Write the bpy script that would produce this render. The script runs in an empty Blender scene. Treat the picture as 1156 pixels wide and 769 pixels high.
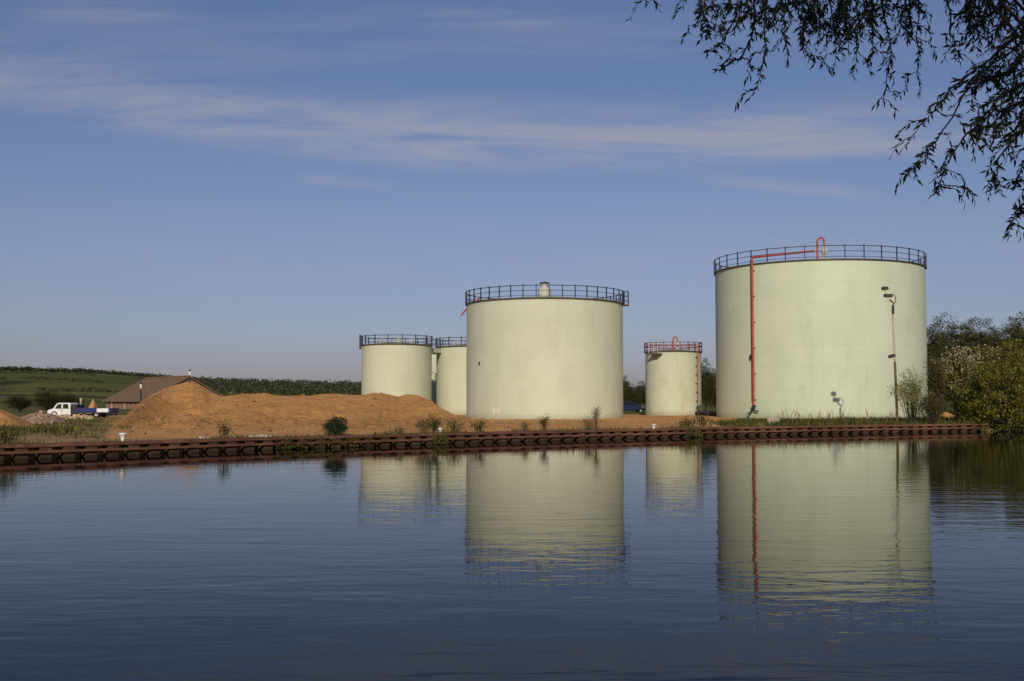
import bpy, math, random
import numpy as np
from mathutils import Vector, Matrix, noise as mn

random.seed(7)
SC = bpy.context.scene
COL = SC.collection
PI = math.pi
F = 1250.0            # focal length in photo pixels (photo 1156 x 769)
EYE = 2.2
PITCH = math.atan(67.5 / F)
SUN_EL = math.radians(25)
SUN_AZ = math.radians(183)      # compass direction of the sun, clockwise from +Y


def px(u, v, Y):
    """World point at depth Y seen at photo pixel (u, v)."""
    a, b = (u - 578) / F, (384.5 - v) / F
    c, s = math.cos(PITCH), math.sin(PITCH)
    d = Vector((a, c - b * s, s + b * c))
    k = Y / d.y
    return Vector((d.x * k, Y, EYE + d.z * k))


# ------------------------------------------------------------------ mesh helpers
class MB:
    def __init__(self):
        self.v, self.f = [], []

    def add(self, verts, faces):
        o = len(self.v)
        self.v += [tuple(p) for p in verts]
        self.f += [tuple(i + o for i in f) for f in faces]
        return self

    def box(self, c, s, rz=0.0, m=None):
        hx, hy, hz = s[0] / 2, s[1] / 2, s[2] / 2
        M = m if m is not None else Matrix.Rotation(rz, 3, 'Z')
        vs = [Vector(c) + M @ Vector((x * hx, y * hy, z * hz)) for z in (-1, 1) for y in (-1, 1) for x in (-1, 1)]
        return self.add(vs, [(0, 2, 3, 1), (4, 5, 7, 6), (0, 1, 5, 4), (2, 6, 7, 3), (0, 4, 6, 2), (1, 3, 7, 5)])

    def tube(self, pts, r, n=8, closed=False, cap=True):
        pts = [Vector(p) for p in pts]
        N = len(pts)
        rs = r if isinstance(r, (list, tuple)) else [r] * N
        rings = []
        ref = None
        for i, p in enumerate(pts):
            if closed:
                t = (pts[(i + 1) % N] - pts[i - 1])
            else:
                t = pts[min(i + 1, N - 1)] - pts[max(i - 1, 0)]
            if t.length < 1e-9:
                t = Vector((0, 0, 1))
            t.normalize()
            if ref is None:
                ref = Vector((0, 0, 1)) if abs(t.z) < 0.9 else Vector((1, 0, 0))
            b = t.cross(ref)
            if b.length < 1e-4:
                b = t.cross(Vector((0.3, 1, 0)))
            b.normalize()
            nn = b.cross(t).normalized()
            ref = nn
            rings.append([p + rs[i] * (math.cos(2 * PI * k / n) * b + math.sin(2 * PI * k / n) * nn) for k in range(n)])
        vs = [q for ring in rings for q in ring]
        fs = []
        for i in range(N if closed else N - 1):
            j = (i + 1) % N
            for k in range(n):
                l = (k + 1) % n
                fs.append((i * n + k, i * n + l, j * n + l, j * n + k))
        if cap and not closed:
            fs.append(tuple(range(n - 1, -1, -1)))
            fs.append(tuple((N - 1) * n + k for k in range(n)))
        return self.add(vs, fs)

    def lathe(self, prof, c=(0, 0, 0), n=32, m=None):
        c = Vector(c)
        M = m if m is not None else Matrix.Identity(3)
        vs = []
        for (r, z) in prof:
            for k in range(n):
                a = 2 * PI * k / n
                vs.append(c + M @ Vector((r * math.cos(a), r * math.sin(a), z)))
        fs = []
        for i in range(len(prof) - 1):
            for k in range(n):
                l = (k + 1) % n
                fs.append((i * n + k, i * n + l, (i + 1) * n + l, (i + 1) * n + k))
        if prof[0][0] > 1e-4:
            fs.append(tuple(range(n - 1, -1, -1)))
        if prof[-1][0] > 1e-4:
            fs.append(tuple((len(prof) - 1) * n + k for k in range(n)))
        return self.add(vs, fs)

    def prism(self, poly, y0, y1):
        """Polygon in x,z extruded along y."""
        n = len(poly)
        vs = [(x, y0, z) for x, z in poly] + [(x, y1, z) for x, z in poly]
        fs = [tuple(range(n)), tuple(range(2 * n - 1, n - 1, -1))]
        for i in range(n):
            j = (i + 1) % n
            fs.append((j, i, n + i, n + j))
        return self.add(vs, fs)


def obj(name, mb, mat, parent=None, smooth=False, bevel=0.0, angle=0.7):
    me = bpy.data.meshes.new(name)
    me.from_pydata(mb.v, [], mb.f)
    me.validate()
    me.update()
    if mat:
        me.materials.append(mat)
    if smooth:
        me.polygons.foreach_set('use_smooth', [True] * len(me.polygons))
        me.set_sharp_from_angle(angle=angle)
    o = bpy.data.objects.new(name, me)
    COL.objects.link(o)
    if bevel > 0:
        b = o.modifiers.new('bevel', 'BEVEL')
        b.width = bevel
        b.segments = 2
        b.limit_method = 'ANGLE'
    if parent:
        o.parent = parent
    return o


def obj_np(name, verts, quads, mat, parent=None):
    me = bpy.data.meshes.new(name)
    nv, nf = len(verts), len(quads)
    me.vertices.add(nv)
    me.vertices.foreach_set('co', np.asarray(verts, np.float32).ravel())
    me.loops.add(nf * 4)
    me.loops.foreach_set('vertex_index', np.asarray(quads, np.int32).ravel())
    me.polygons.add(nf)
    me.polygons.foreach_set('loop_start', np.arange(0, nf * 4, 4, dtype=np.int32))
    me.polygons.foreach_set('loop_total', np.full(nf, 4, np.int32))
    me.update(calc_edges=True)
    me.validate()
    me.materials.append(mat)
    o = bpy.data.objects.new(name, me)
    COL.objects.link(o)
    if parent:
        o.parent = parent
    return o


def tag(o, label=None, cat=None, group=None, kind=None):
    if label:
        o['label'] = label
    if cat:
        o['category'] = cat
    if group:
        o['group'] = group
    if kind:
        o['kind'] = kind
    return o


def thing(name, label, cat, loc=(0, 0, 0), rz=0.0, group=None):
    o = bpy.data.objects.new(name, None)
    o.empty_display_size = 0.3
    COL.objects.link(o)
    o.location = loc
    o.rotation_euler = (0, 0, rz)
    return tag(o, label, cat, group)


def copy_tree(o, parent=None):
    kids = [c for c in bpy.data.objects if c.parent == o]
    c = o.copy()
    COL.objects.link(c)
    c.parent = parent
    for k in kids:
        copy_tree(k, c)
    return c


# ------------------------------------------------------------------ materials
def new_mat(name):
    m = bpy.data.materials.new(name)
    m.use_nodes = True
    nt = m.node_tree
    nt.nodes.clear()
    return m, nt


def N(nt, typ, **kw):
    n = nt.nodes.new(typ)
    for k, v in kw.items():
        if k == 'inp':
            for a, b in v.items():
                n.inputs[a].default_value = b
        else:
            setattr(n, k, v)
    return n


def L(nt, a, b):
    nt.links.new(a, b)


def math_n(nt, op, a, b=None, c=None, clamp=False):
    n = nt.nodes.new('ShaderNodeMath')
    n.operation = op
    n.use_clamp = clamp
    for i, x in enumerate((a, b, c)):
        if x is None:
            continue
        if isinstance(x, (int, float)):
            n.inputs[i].default_value = x
        else:
            nt.links.new(x, n.inputs[i])
    return n.outputs[0]


def smooth(nt, x, a, b):
    n = nt.nodes.new('ShaderNodeMapRange')
    n.interpolation_type = 'SMOOTHSTEP'
    nt.links.new(x, n.inputs['Value'])
    n.inputs['From Min'].default_value = a
    n.inputs['From Max'].default_value = b
    return n.outputs['Result']


def noise_n(nt, vec, scale, detail=4, rough=0.55, dist=0.0, mscale=None, loc=(0, 0, 0)):
    if mscale is not None or loc != (0, 0, 0):
        mp = N(nt, 'ShaderNodeMapping')
        mp.inputs['Scale'].default_value = mscale or (1, 1, 1)
        mp.inputs['Location'].default_value = loc
        L(nt, vec, mp.inputs['Vector'])
        vec = mp.outputs['Vector']
    n = N(nt, 'ShaderNodeTexNoise', inp={'Scale': scale, 'Detail': detail, 'Roughness': rough, 'Distortion': dist})
    L(nt, vec, n.inputs['Vector'])
    return n.outputs['Fac']


def mix_c(nt, fac, a, b):
    n = N(nt, 'ShaderNodeMix', data_type='RGBA')
    for i, x in ((0, fac), (6, a), (7, b)):
        if isinstance(x, (int, float)):
            n.inputs[i].default_value = x
        elif isinstance(x, (tuple, list)):
            n.inputs[i].default_value = tuple(x) + (1,) * (4 - len(x))
        else:
            L(nt, x, n.inputs[i])
    return n.outputs[2]


def bsdf_out(nt, col, rough=0.8, bump=None, bstr=0.3, bdist=0.05, metal=0.0, spec=0.3):
    b = N(nt, 'ShaderNodeBsdfPrincipled')
    if isinstance(col, (tuple, list)):
        b.inputs['Base Color'].default_value = tuple(col) + (1,)
    else:
        L(nt, col, b.inputs['Base Color'])
    if isinstance(rough, (int, float)):
        b.inputs['Roughness'].default_value = rough
    else:
        L(nt, rough, b.inputs['Roughness'])
    b.inputs['Metallic'].default_value = metal
    b.inputs['Specular IOR Level'].default_value = spec
    if bump is not None:
        bp = N(nt, 'ShaderNodeBump', inp={'Strength': bstr, 'Distance': bdist})
        L(nt, bump, bp.inputs['Height'])
        L(nt, bp.outputs['Normal'], b.inputs['Normal'])
    o = N(nt, 'ShaderNodeOutputMaterial')
    L(nt, b.outputs[0], o.inputs['Surface'])
    return b


def mat_simple(name, c1, c2=None, scale=4, rough=0.6, mscale=None, bstr=0.0, bdist=0.02, metal=0.0, spec=0.3):
    m, nt = new_mat(name)
    tc = N(nt, 'ShaderNodeTexCoord').outputs['Object']
    c2 = c2 or tuple(x * 0.7 for x in c1)
    f = noise_n(nt, tc, scale, 5, 0.6, mscale=mscale)
    f = smooth(nt, f, 0.35, 0.65)
    bsdf_out(nt, mix_c(nt, f, c1, c2), rough, f if bstr else None, bstr, bdist, metal, spec)
    return m


def mat_leaf(name, dark, mid, light, trans=0.25, rough=0.55):
    m, nt = new_mat(name)
    g = N(nt, 'ShaderNodeNewGeometry')
    tc = N(nt, 'ShaderNodeTexCoord').outputs['Object']
    nz = noise_n(nt, tc, 0.55, 3, 0.6)
    k = math_n(nt, 'ADD', math_n(nt, 'MULTIPLY', g.outputs['Random Per Island'], 0.55), math_n(nt, 'MULTIPLY', smooth(nt, nz, 0.3, 0.7), 0.45))
    r = N(nt, 'ShaderNodeValToRGB')
    r.color_ramp.elements[0].color = dark + (1,)
    r.color_ramp.elements[0].position = 0.12
    r.color_ramp.elements[1].color = light + (1,)
    r.color_ramp.elements[1].position = 0.92
    e = r.color_ramp.elements.new(0.5)
    e.color = mid + (1,)
    L(nt, k, r.inputs[0])
    b = N(nt, 'ShaderNodeBsdfPrincipled', inp={'Roughness': rough, 'Specular IOR Level': 0.25})
    L(nt, r.outputs[0], b.inputs['Base Color'])
    t = N(nt, 'ShaderNodeBsdfTranslucent')
    L(nt, r.outputs[0], t.inputs['Color'])
    mx = N(nt, 'ShaderNodeMixShader', inp={0: trans})
    L(nt, b.outputs[0], mx.inputs[1])
    L(nt, t.outputs[0], mx.inputs[2])
    o = N(nt, 'ShaderNodeOutputMaterial')
    L(nt, mx.outputs[0], o.inputs['Surface'])
    return m


def mat_tank(name, base, stain, stain_amt, seed, course=1.86):
    m, nt = new_mat(name)
    tc = N(nt, 'ShaderNodeTexCoord').outputs['Object']
    sp = N(nt, 'ShaderNodeSeparateXYZ')
    L(nt, tc, sp.inputs[0])
    z = sp.outputs['Z']
    loc = (seed * 7.3, seed * 3.1, seed)
    big = noise_n(nt, tc, 0.35, 4, 0.6, 0.4, loc=loc)
    streak = noise_n(nt, tc, 1.6, 5, 0.65, 0.2, mscale=(1, 1, 0.07), loc=loc)
    fine = noise_n(nt, tc, 9, 5, 0.7, loc=loc)
    c = mix_c(nt, math_n(nt, 'MULTIPLY', smooth(nt, big, 0.35, 0.7), 0.55), base, tuple(x * y for x, y in zip(base, (0.86, 0.88, 0.84))))
    c = mix_c(nt, math_n(nt, 'MULTIPLY', smooth(nt, streak, 0.5, 0.75), 0.24), c, tuple(x * y for x, y in zip(base, (0.72, 0.76, 0.66))))
    # stains: olive algae patches running down the plates
    st = noise_n(nt, tc, 0.5, 5, 0.7, 0.5, mscale=(1, 1, 0.25), loc=tuple(v + 11 for v in loc))
    c = mix_c(nt, math_n(nt, 'MULTIPLY', smooth(nt, st, 0.52, 0.72), stain_amt), c, stain)
    # plate courses: weld seams every course height and staggered vertical seams
    fr = math_n(nt, 'FRACT', math_n(nt, 'DIVIDE', z, course))
    seam = math_n(nt, 'LESS_THAN', math_n(nt, 'ABSOLUTE', math_n(nt, 'SUBTRACT', fr, 0.5)), 0.017)
    ang = math_n(nt, 'ARCTAN2', sp.outputs['Y'], sp.outputs['X'])
    row = math_n(nt, 'FLOOR', math_n(nt, 'ADD', math_n(nt, 'DIVIDE', z, course), 0.5))
    cell = math_n(nt, 'FRACT', math_n(nt, 'ADD', math_n(nt, 'MULTIPLY', ang, 1.43), math_n(nt, 'MULTIPLY', row, 0.5)))
    vse = math_n(nt, 'LESS_THAN', cell, 0.008)
    # every plate has its own very slight tone
    wn = N(nt, 'ShaderNodeTexWhiteNoise', noise_dimensions='2D')
    cm = N(nt, 'ShaderNodeCombineXYZ')
    L(nt, row, cm.inputs[0])
    L(nt, math_n(nt, 'FLOOR', math_n(nt, 'ADD', math_n(nt, 'MULTIPLY', ang, 1.43), math_n(nt, 'MULTIPLY', row, 0.5))), cm.inputs[1])
    L(nt, cm.outputs[0], wn.inputs['Vector'])
    c = mix_c(nt, math_n(nt, 'MULTIPLY', wn.outputs['Value'], 0.09), c, tuple(x * 0.7 for x in base))
    sm = math_n(nt, 'ADD', math_n(nt, 'MULTIPLY', seam, 0.22), math_n(nt, 'MULTIPLY', vse, 0.12))
    c = mix_c(nt, math_n(nt, 'MULTIPLY', sm, smooth(nt, noise_n(nt, tc, 1.1, 3, loc=loc), 0.35, 0.6)), c, tuple(x * 0.55 for x in base))
    # splash dirt and grime at the foot
    foot = math_n(nt, 'MULTIPLY', smooth(nt, math_n(nt, 'ADD', z, math_n(nt, 'MULTIPLY', fine, -1.1)), 0.25, -0.5), 0.6)
    c = mix_c(nt, foot, c, (0.30, 0.27, 0.17))
    # small rust specks
    rs = smooth(nt, noise_n(nt, tc, 2.3, 6, 0.8, loc=loc), 0.70, 0.76)
    c = mix_c(nt, math_n(nt, 'MULTIPLY', rs, 0.35), c, (0.2, 0.12, 0.06))
    bmp = math_n(nt, 'ADD', math_n(nt, 'MULTIPLY', math_n(nt, 'ADD', seam, vse), 0.2), math_n(nt, 'MULTIPLY', big, 0.9))
    bsdf_out(nt, c, 0.62, bmp, 0.25, 0.12, spec=0.25)
    return m


M = {}
TB = (0.585, 0.63, 0.475)
M['rail'] = mat_simple('navy_rail_paint', (0.022, 0.027, 0.055), (0.05, 0.042, 0.055), 3, 0.55)
M['railred'] = mat_simple('faded_red_rail', (0.20, 0.07, 0.075), (0.10, 0.05, 0.06), 3, 0.6)
M['rim'] = mat_simple('dark_rim_steel', (0.045, 0.045, 0.03), (0.10, 0.09, 0.055), 2, 0.7)
M['roofp'] = mat_simple('tank_roof_paint', (0.42, 0.43, 0.33), (0.30, 0.29, 0.2), 0.8, 0.7)
M['red'] = mat_simple('faded_red_paint', (0.46, 0.085, 0.065), (0.30, 0.055, 0.04), 3, 0.6)
M['redorange'] = mat_simple('faded_orange_paint', (0.46, 0.17, 0.085), (0.34, 0.12, 0.06), 3, 0.6)
M['conduit'] = mat_simple('conduit_brown', (0.13, 0.11, 0.07), (0.2, 0.17, 0.1), 3, 0.6)
M['darkgreen'] = mat_simple('dark_green_cast_iron', (0.015, 0.035, 0.022), (0.03, 0.04, 0.03), 4, 0.5)
M['palemetal'] = mat_simple('pale_vent_paint', (0.55, 0.56, 0.46), (0.4, 0.4, 0.32), 3, 0.6)
M['white'] = mat_simple('weathered_white_paint', (0.8, 0.78, 0.68), (0.62, 0.58, 0.46), 6, 0.6)
M['dark'] = mat_simple('dark_steel', (0.03, 0.028, 0.022), (0.05, 0.045, 0.035), 5, 0.6)
M['concrete'] = mat_simple('pale_concrete', (0.5, 0.43, 0.32), (0.33, 0.27, 0.19), 6, 0.9, bstr=0.4)
M['bark'] = mat_simple('bark', (0.075, 0.058, 0.042), (0.035, 0.028, 0.02), 6, 0.9, mscale=(1, 1, 0.2), bstr=0.6, bdist=0.05)
M['twig'] = mat_simple('willow_twig', (0.055, 0.05, 0.035), (0.035, 0.03, 0.022), 8, 0.8)
M['glass'] = mat_simple('dark_glass', (0.012, 0.014, 0.016), (0.02, 0.022, 0.024), 2, 0.08, spec=0.6)
M['tyre'] = mat_simple('tyre_rubber', (0.012, 0.012, 0.012), (0.025, 0.023, 0.02), 6, 0.9)
M['steelrim'] = mat_simple('wheel_steel', (0.35, 0.35, 0.34), (0.2, 0.2, 0.2), 5, 0.45, metal=0.6)
M['truckwhite'] = mat_simple('truck_white', (0.82, 0.82, 0.80), (0.70, 0.69, 0.64), 3, 0.35, spec=0.5)
M['truckblue'] = mat_simple('truck_blue', (0.022, 0.03, 0.17), (0.03, 0.035, 0.12), 3, 0.4)
M['carblue'] = mat_simple('car_blue', (0.014, 0.03, 0.075), (0.014, 0.028, 0.065), 2, 0.25, spec=0.5)
M['lampglass'] = mat_simple('lamp_lens', (0.6, 0.6, 0.56), (0.5, 0.5, 0.45), 3, 0.2, spec=0.5)

M['leaf_wood'] = mat_leaf('leaf_wood', (0.03, 0.033, 0.008), (0.062, 0.062, 0.014), (0.105, 0.095, 0.022))
M['leaf_tree'] = mat_leaf('leaf_tree', (0.05, 0.055, 0.008), (0.145, 0.138, 0.02), (0.26, 0.23, 0.045))
M['leaf_bush'] = mat_leaf('leaf_bush', (0.014, 0.028, 0.008), (0.03, 0.048, 0.014), (0.05, 0.07, 0.02))
M['leaf_pale'] = mat_leaf('leaf_pale', (0.17, 0.17, 0.045), (0.34, 0.335, 0.11), (0.6, 0.57, 0.28), 0.4)
M['leaf_brown'] = mat_leaf('leaf_brown', (0.05, 0.042, 0.014), (0.085, 0.075, 0.022), (0.12, 0.11, 0.035))
M['leaf_weed'] = mat_leaf('leaf_weed', (0.045, 0.048, 0.010), (0.10, 0.098, 0.02), (0.19, 0.165, 0.045))
M['leaf_dry'] = mat_leaf('leaf_dry', (0.14, 0.09, 0.045), (0.2, 0.14, 0.07), (0.28, 0.21, 0.11))
M['leaf_yard'] = mat_leaf('leaf_yard', (0.07, 0.066, 0.016), (0.14, 0.12, 0.032), (0.23, 0.185, 0.06))
M['leaf_grass'] = mat_leaf('leaf_grass', (0.03, 0.036, 0.006), (0.07, 0.075, 0.013), (0.14, 0.13, 0.028))
M['blossom'] = mat_leaf('blossom', (0.30, 0.25, 0.16), (0.44, 0.38, 0.27), (0.60, 0.53, 0.40), 0.3)
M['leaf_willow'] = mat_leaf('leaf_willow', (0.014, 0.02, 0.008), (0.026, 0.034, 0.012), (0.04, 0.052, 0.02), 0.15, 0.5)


def mat_sand(name, c1, c2, c3):
    m, nt = new_mat(name)
    tc = N(nt, 'ShaderNodeTexCoord').outputs['Object']
    a = smooth(nt, noise_n(nt, tc, 0.28, 6, 0.65, 0.6), 0.35, 0.68)
    b = smooth(nt, noise_n(nt, tc, 1.3, 6, 0.7, 0.3), 0.42, 0.7)
    c = mix_c(nt, a, c1, c2)
    c = mix_c(nt, math_n(nt, 'MULTIPLY', b, 0.55), c, c3)
    dk = smooth(nt, noise_n(nt, tc, 0.9, 5, 0.75, 1.2, mscale=(1.6, 0.5, 0.35), loc=(4, 4, 4)), 0.58, 0.7)
    c = mix_c(nt, math_n(nt, 'MULTIPLY', dk, 0.5), c, (0.27, 0.135, 0.05))
    pe = smooth(nt, noise_n(nt, tc, 7, 4, 0.8), 0.66, 0.74)
    c = mix_c(nt, math_n(nt, 'MULTIPLY', pe, 0.45), c, (0.36, 0.27, 0.17))
    h = math_n(nt, 'ADD', noise_n(nt, tc, 2.2, 8, 0.7, 0.4), math_n(nt, 'MULTIPLY', noise_n(nt, tc, 0.7, 5, 0.6, 0.8), 1.6))
    bsdf_out(nt, c, 0.95, h, 0.7, 0.32, spec=0.1)
    return m


M['sand'] = mat_sand('orange_sand', (0.61, 0.315, 0.108), (0.53, 0.26, 0.09), (0.41, 0.20, 0.072))


def mat_ground():
    m, nt = new_mat('yard_ground')
    tc = N(nt, 'ShaderNodeTexCoord').outputs['Object']
    at = N(nt, 'ShaderNodeAttribute', attribute_name='zone')
    sp = N(nt, 'ShaderNodeSeparateColor')
    L(nt, at.outputs['Color'], sp.inputs[0])
    n1 = noise_n(nt, tc, 0.16, 6, 0.65, 0.5, mscale=(0.6, 1.2, 1))
    n2 = noise_n(nt, tc, 1.1, 6, 0.7)
    dirt = mix_c(nt, smooth(nt, n2, 0.35, 0.65), (0.30, 0.18, 0.09), (0.42, 0.265, 0.14))
    grass = mix_c(nt, smooth(nt, n2, 0.35, 0.68), (0.085, 0.088, 0.022), (0.17, 0.145, 0.045))
    sand = mix_c(nt, smooth(nt, n2, 0.35, 0.68), (0.66, 0.34, 0.12), (0.50, 0.245, 0.09))
    gf = smooth(nt, math_n(nt, 'ADD', sp.outputs[1], math_n(nt, 'MULTIPLY', math_n(nt, 'SUBTRACT', n1, 0.5), 1.6)), 0.4, 0.6)
    sf = smooth(nt, math_n(nt, 'ADD', sp.outputs[0], math_n(nt, 'MULTIPLY', math_n(nt, 'SUBTRACT', n1, 0.5), 1.0)), 0.4, 0.6)
    c = mix_c(nt, gf, dirt, grass)
    c = mix_c(nt, sf, c, sand)
    bsdf_out(nt, c, 0.95, noise_n(nt, tc, 3, 7, 0.75), 0.5, 0.15, spec=0.1)
    return m


def mat_hills():
    m, nt = new_mat('hill_fields')
    tc = N(nt, 'ShaderNodeTexCoord').outputs['Object']
    vo = N(nt, 'ShaderNodeTexVoronoi', inp={'Scale': 0.009, 'Randomness': 0.9})
    mp = N(nt, 'ShaderNodeMapping')
    mp.inputs['Scale'].default_value = (0.55, 1.5, 0)
    L(nt, tc, mp.inputs[0])
    L(nt, mp.outputs[0], vo.inputs['Vector'])
    sp = N(nt, 'ShaderNodeSeparateColor')
    L(nt, vo.outputs['Color'], sp.inputs[0])
    ve = N(nt, 'ShaderNodeTexVoronoi', feature='DISTANCE_TO_EDGE', inp={'Scale': 0.009, 'Randomness': 0.9})
    L(nt, mp.outputs[0], ve.inputs['Vector'])
    n = noise_n(nt, tc, 0.03, 7, 0.7, 0.5, mscale=(0.4, 1.3, 1))
    c = mix_c(nt, sp.outputs[0], (0.095, 0.105, 0.02), (0.16, 0.155, 0.036))
    c = mix_c(nt, math_n(nt, 'MULTIPLY', smooth(nt, n, 0.35, 0.7), 0.6), c, (0.085, 0.08, 0.024))
    c = mix_c(nt, smooth(nt, ve.outputs['Distance'], 0.05, 0.0), c, (0.022, 0.03, 0.012))
    bsdf_out(nt, c, 0.95, None, spec=0.1)
    return m


def mat_rust(name, c1, c2, c3):
    m, nt = new_mat(name)
    tc = N(nt, 'ShaderNodeTexCoord').outputs['Object']
    a = smooth(nt, noise_n(nt, tc, 0.9, 6, 0.7, 0.3), 0.35, 0.65)
    b = smooth(nt, noise_n(nt, tc, 5, 6, 0.75, mscale=(1, 1, 0.4)), 0.45, 0.7)
    c = mix_c(nt, a, c1, c2)
    if 'pile' in name or 'cap' in name:
        big = smooth(nt, noise_n(nt, tc, 0.22, 4, 0.7), 0.4, 0.62)
        c = mix_c(nt, math_n(nt, 'MULTIPLY', big, 0.55), c, tuple(x * 0.5 for x in c1))
        run = smooth(nt, noise_n(nt, tc, 2.6, 5, 0.7, mscale=(1, 1, 0.12)), 0.56, 0.72)
        c = mix_c(nt, math_n(nt, 'MULTIPLY', run, 0.5), c, (0.24, 0.12, 0.06))
    if 'pile' in name:
        sz = N(nt, 'ShaderNodeSeparateXYZ')
        L(nt, tc, sz.inputs[0])
        tide = smooth(nt, math_n(nt, 'ADD', sz.outputs[2], math_n(nt, 'MULTIPLY', noise_n(nt, tc, 3, 4), 0.16)), 0.22, 0.12)
        c = mix_c(nt, math_n(nt, 'MULTIPLY', tide, 0.8), c, (0.022, 0.024, 0.012))
    c = mix_c(nt, math_n(nt, 'MULTIPLY', b, 0.6), c, c3)
    bsdf_out(nt, c, 0.85, noise_n(nt, tc, 14, 6, 0.7), 0.4, 0.02, spec=0.2)
    return m


M['rustcap'] = mat_rust('rusty_cap_beam', (0.135, 0.058, 0.036), (0.21, 0.10, 0.062), (0.07, 0.035, 0.022))
M['rustpile'] = mat_rust('rusty_sheet_pile', (0.085, 0.038, 0.024), (0.125, 0.064, 0.04), (0.04, 0.026, 0.016))
M['polerust'] = mat_rust('rusty_pole', (0.13, 0.075, 0.045), (0.19, 0.12, 0.08), (0.08, 0.045, 0.03))
M['polepale'] = mat_rust('pale_pole', (0.55, 0.47, 0.35), (0.46, 0.37, 0.25), (0.26, 0.16, 0.09))
M['ground'] = mat_ground()
M['hills'] = mat_hills()


def mat_brick():
    m, nt = new_mat('barn_brick')
    tc = N(nt, 'ShaderNodeTexCoord').outputs['Object']
    br = N(nt, 'ShaderNodeTexBrick', inp={'Scale': 3.0, 'Color1': (0.33, 0.145, 0.1, 1), 'Color2': (0.24, 0.105, 0.075, 1), 'Mortar': (0.33, 0.24, 0.18, 1)})
    mp = N(nt, 'ShaderNodeMapping')
    mp.inputs['Rotation'].default_value = (PI / 2, 0, 0)
    L(nt, tc, mp.inputs[0])
    L(nt, mp.outputs[0], br.inputs['Vector'])
    n = smooth(nt, noise_n(nt, tc, 0.7, 5), 0.4, 0.65)
    bsdf_out(nt, mix_c(nt, math_n(nt, 'MULTIPLY', n, 0.5), br.outputs['Color'], (0.3, 0.2, 0.14)), 0.9, spec=0.1)
    return m


M['brick'] = mat_brick()
M['rooftile'] = mat_simple('brown_roof_tiles', (0.23, 0.135, 0.075), (0.15, 0.095, 0.055), 1.2, 0.9, mscale=(1, 1, 2))


def mat_water():
    m, nt = new_mat('canal_water')
    tc = N(nt, 'ShaderNodeTexCoord').outputs['Object']
    patch = smooth(nt, noise_n(nt, tc, 0.05, 3, 0.5, 0.6, mscale=(0.5, 1, 1)), 0.3, 0.7)
    w1 = noise_n(nt, tc, 1.0, 3, 0.5, 0.5, mscale=(0.55, 1.5, 1))
    w2 = noise_n(nt, tc, 1.0, 2, 0.55, 0.2, mscale=(1.9, 4.6, 1), loc=(3, 5, 0))
    w3 = noise_n(nt, tc, 1.0, 2, 0.5, 0.0, mscale=(0.16, 0.6, 1), loc=(13, 5, 0))
    h = math_n(nt, 'ADD', math_n(nt, 'MULTIPLY', w1, 0.0102), math_n(nt, 'MULTIPLY', w2, 0.0036))
    h = math_n(nt, 'ADD', h, math_n(nt, 'MULTIPLY', w3, 0.004))
    h = math_n(nt, 'MULTIPLY', h, math_n(nt, 'ADD', math_n(nt, 'MULTIPLY', patch, 0.75), 0.5))
    # sheltered, calmer water under the far quay
    sx = N(nt, 'ShaderNodeSeparateXYZ')
    L(nt, tc, sx.inputs[0])
    dq = math_n(nt, 'SUBTRACT', math_n(nt, 'ADD', math_n(nt, 'MULTIPLY', sx.outputs[0], 0.72), 56.5), sx.outputs[1])
    h = math_n(nt, 'MULTIPLY', h, math_n(nt, 'ADD', math_n(nt, 'MULTIPLY', smooth(nt, dq, 4.0, 36.0), 0.72), 0.28))
    b = bsdf_out(nt, (0.0012, 0.0018, 0.004), 0.012, h, 1.0, 1.0, spec=0.5)
    b.inputs['IOR'].default_value = 1.14
    return m


M['water'] = mat_water()

# ------------------------------------------------------------------ the setting: water, banks, ground, hills
mb = MB()
mb.add([(-900, -120, 0), (900, -120, 0), (900, 130, 0), (-900, 130, 0)], [(0, 1, 2, 3)])
tag(obj('water', mb, M['water']), kind='structure')

WPTS = [(-900, -60), (-120, 2), (-60, 14), (-36, 26.5), (-27, 33), (-18.8, 40.7), (-10.9, 49), (1.04, 59), (16.9, 70), (32.6, 78), (45, 82), (70, 87), (120, 93), (900, 110)]


def wall_y(x):
    n = len(WPTS)
    for i in range(n - 1):
        if x <= WPTS[i + 1][0] or i == n - 2:
            x0, y0 = WPTS[i]
            x1, y1 = WPTS[i + 1]
            m0 = (WPTS[i + 1][1] - WPTS[max(i - 1, 0)][1]) / (WPTS[i + 1][0] - WPTS[max(i - 1, 0)][0])
            m1 = (WPTS[min(i + 2, n - 1)][1] - y0) / (WPTS[min(i + 2, n - 1)][0] - x0)
            h = x1 - x0
            t = (x - x0) / h
            return ((2 * t ** 3 - 3 * t ** 2 + 1) * y0 + (t ** 3 - 2 * t ** 2 + t) * h * m0
                    + (-2 * t ** 3 + 3 * t ** 2) * y1 + (t ** 3 - t ** 2) * h * m1)


CAP_Z = 0.56
GZ = 0.5
WALL_X0, WALL_X1 = -75.0, 34.2


def fbm(x, y, s, o=4, seed=0.0):
    return mn.fractal(Vector((x * s + seed, y * s - seed, seed * 1.7)), 1.0, 2.0, o)


def ground_z(x, y):
    t = y - wall_y(x)
    z = GZ + 0.10 * min(1, t / 8.0)
    z += 0.07 * fbm(x, y, 0.15) * min(1, max(0, t - 0.6) / 3)
    if x > WALL_X1 - 1:
        k = min(1, (x - WALL_X1 + 1) / 3)
        z -= k * 1.1 * max(0, 1 - t / 3.5)
    return z


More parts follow.
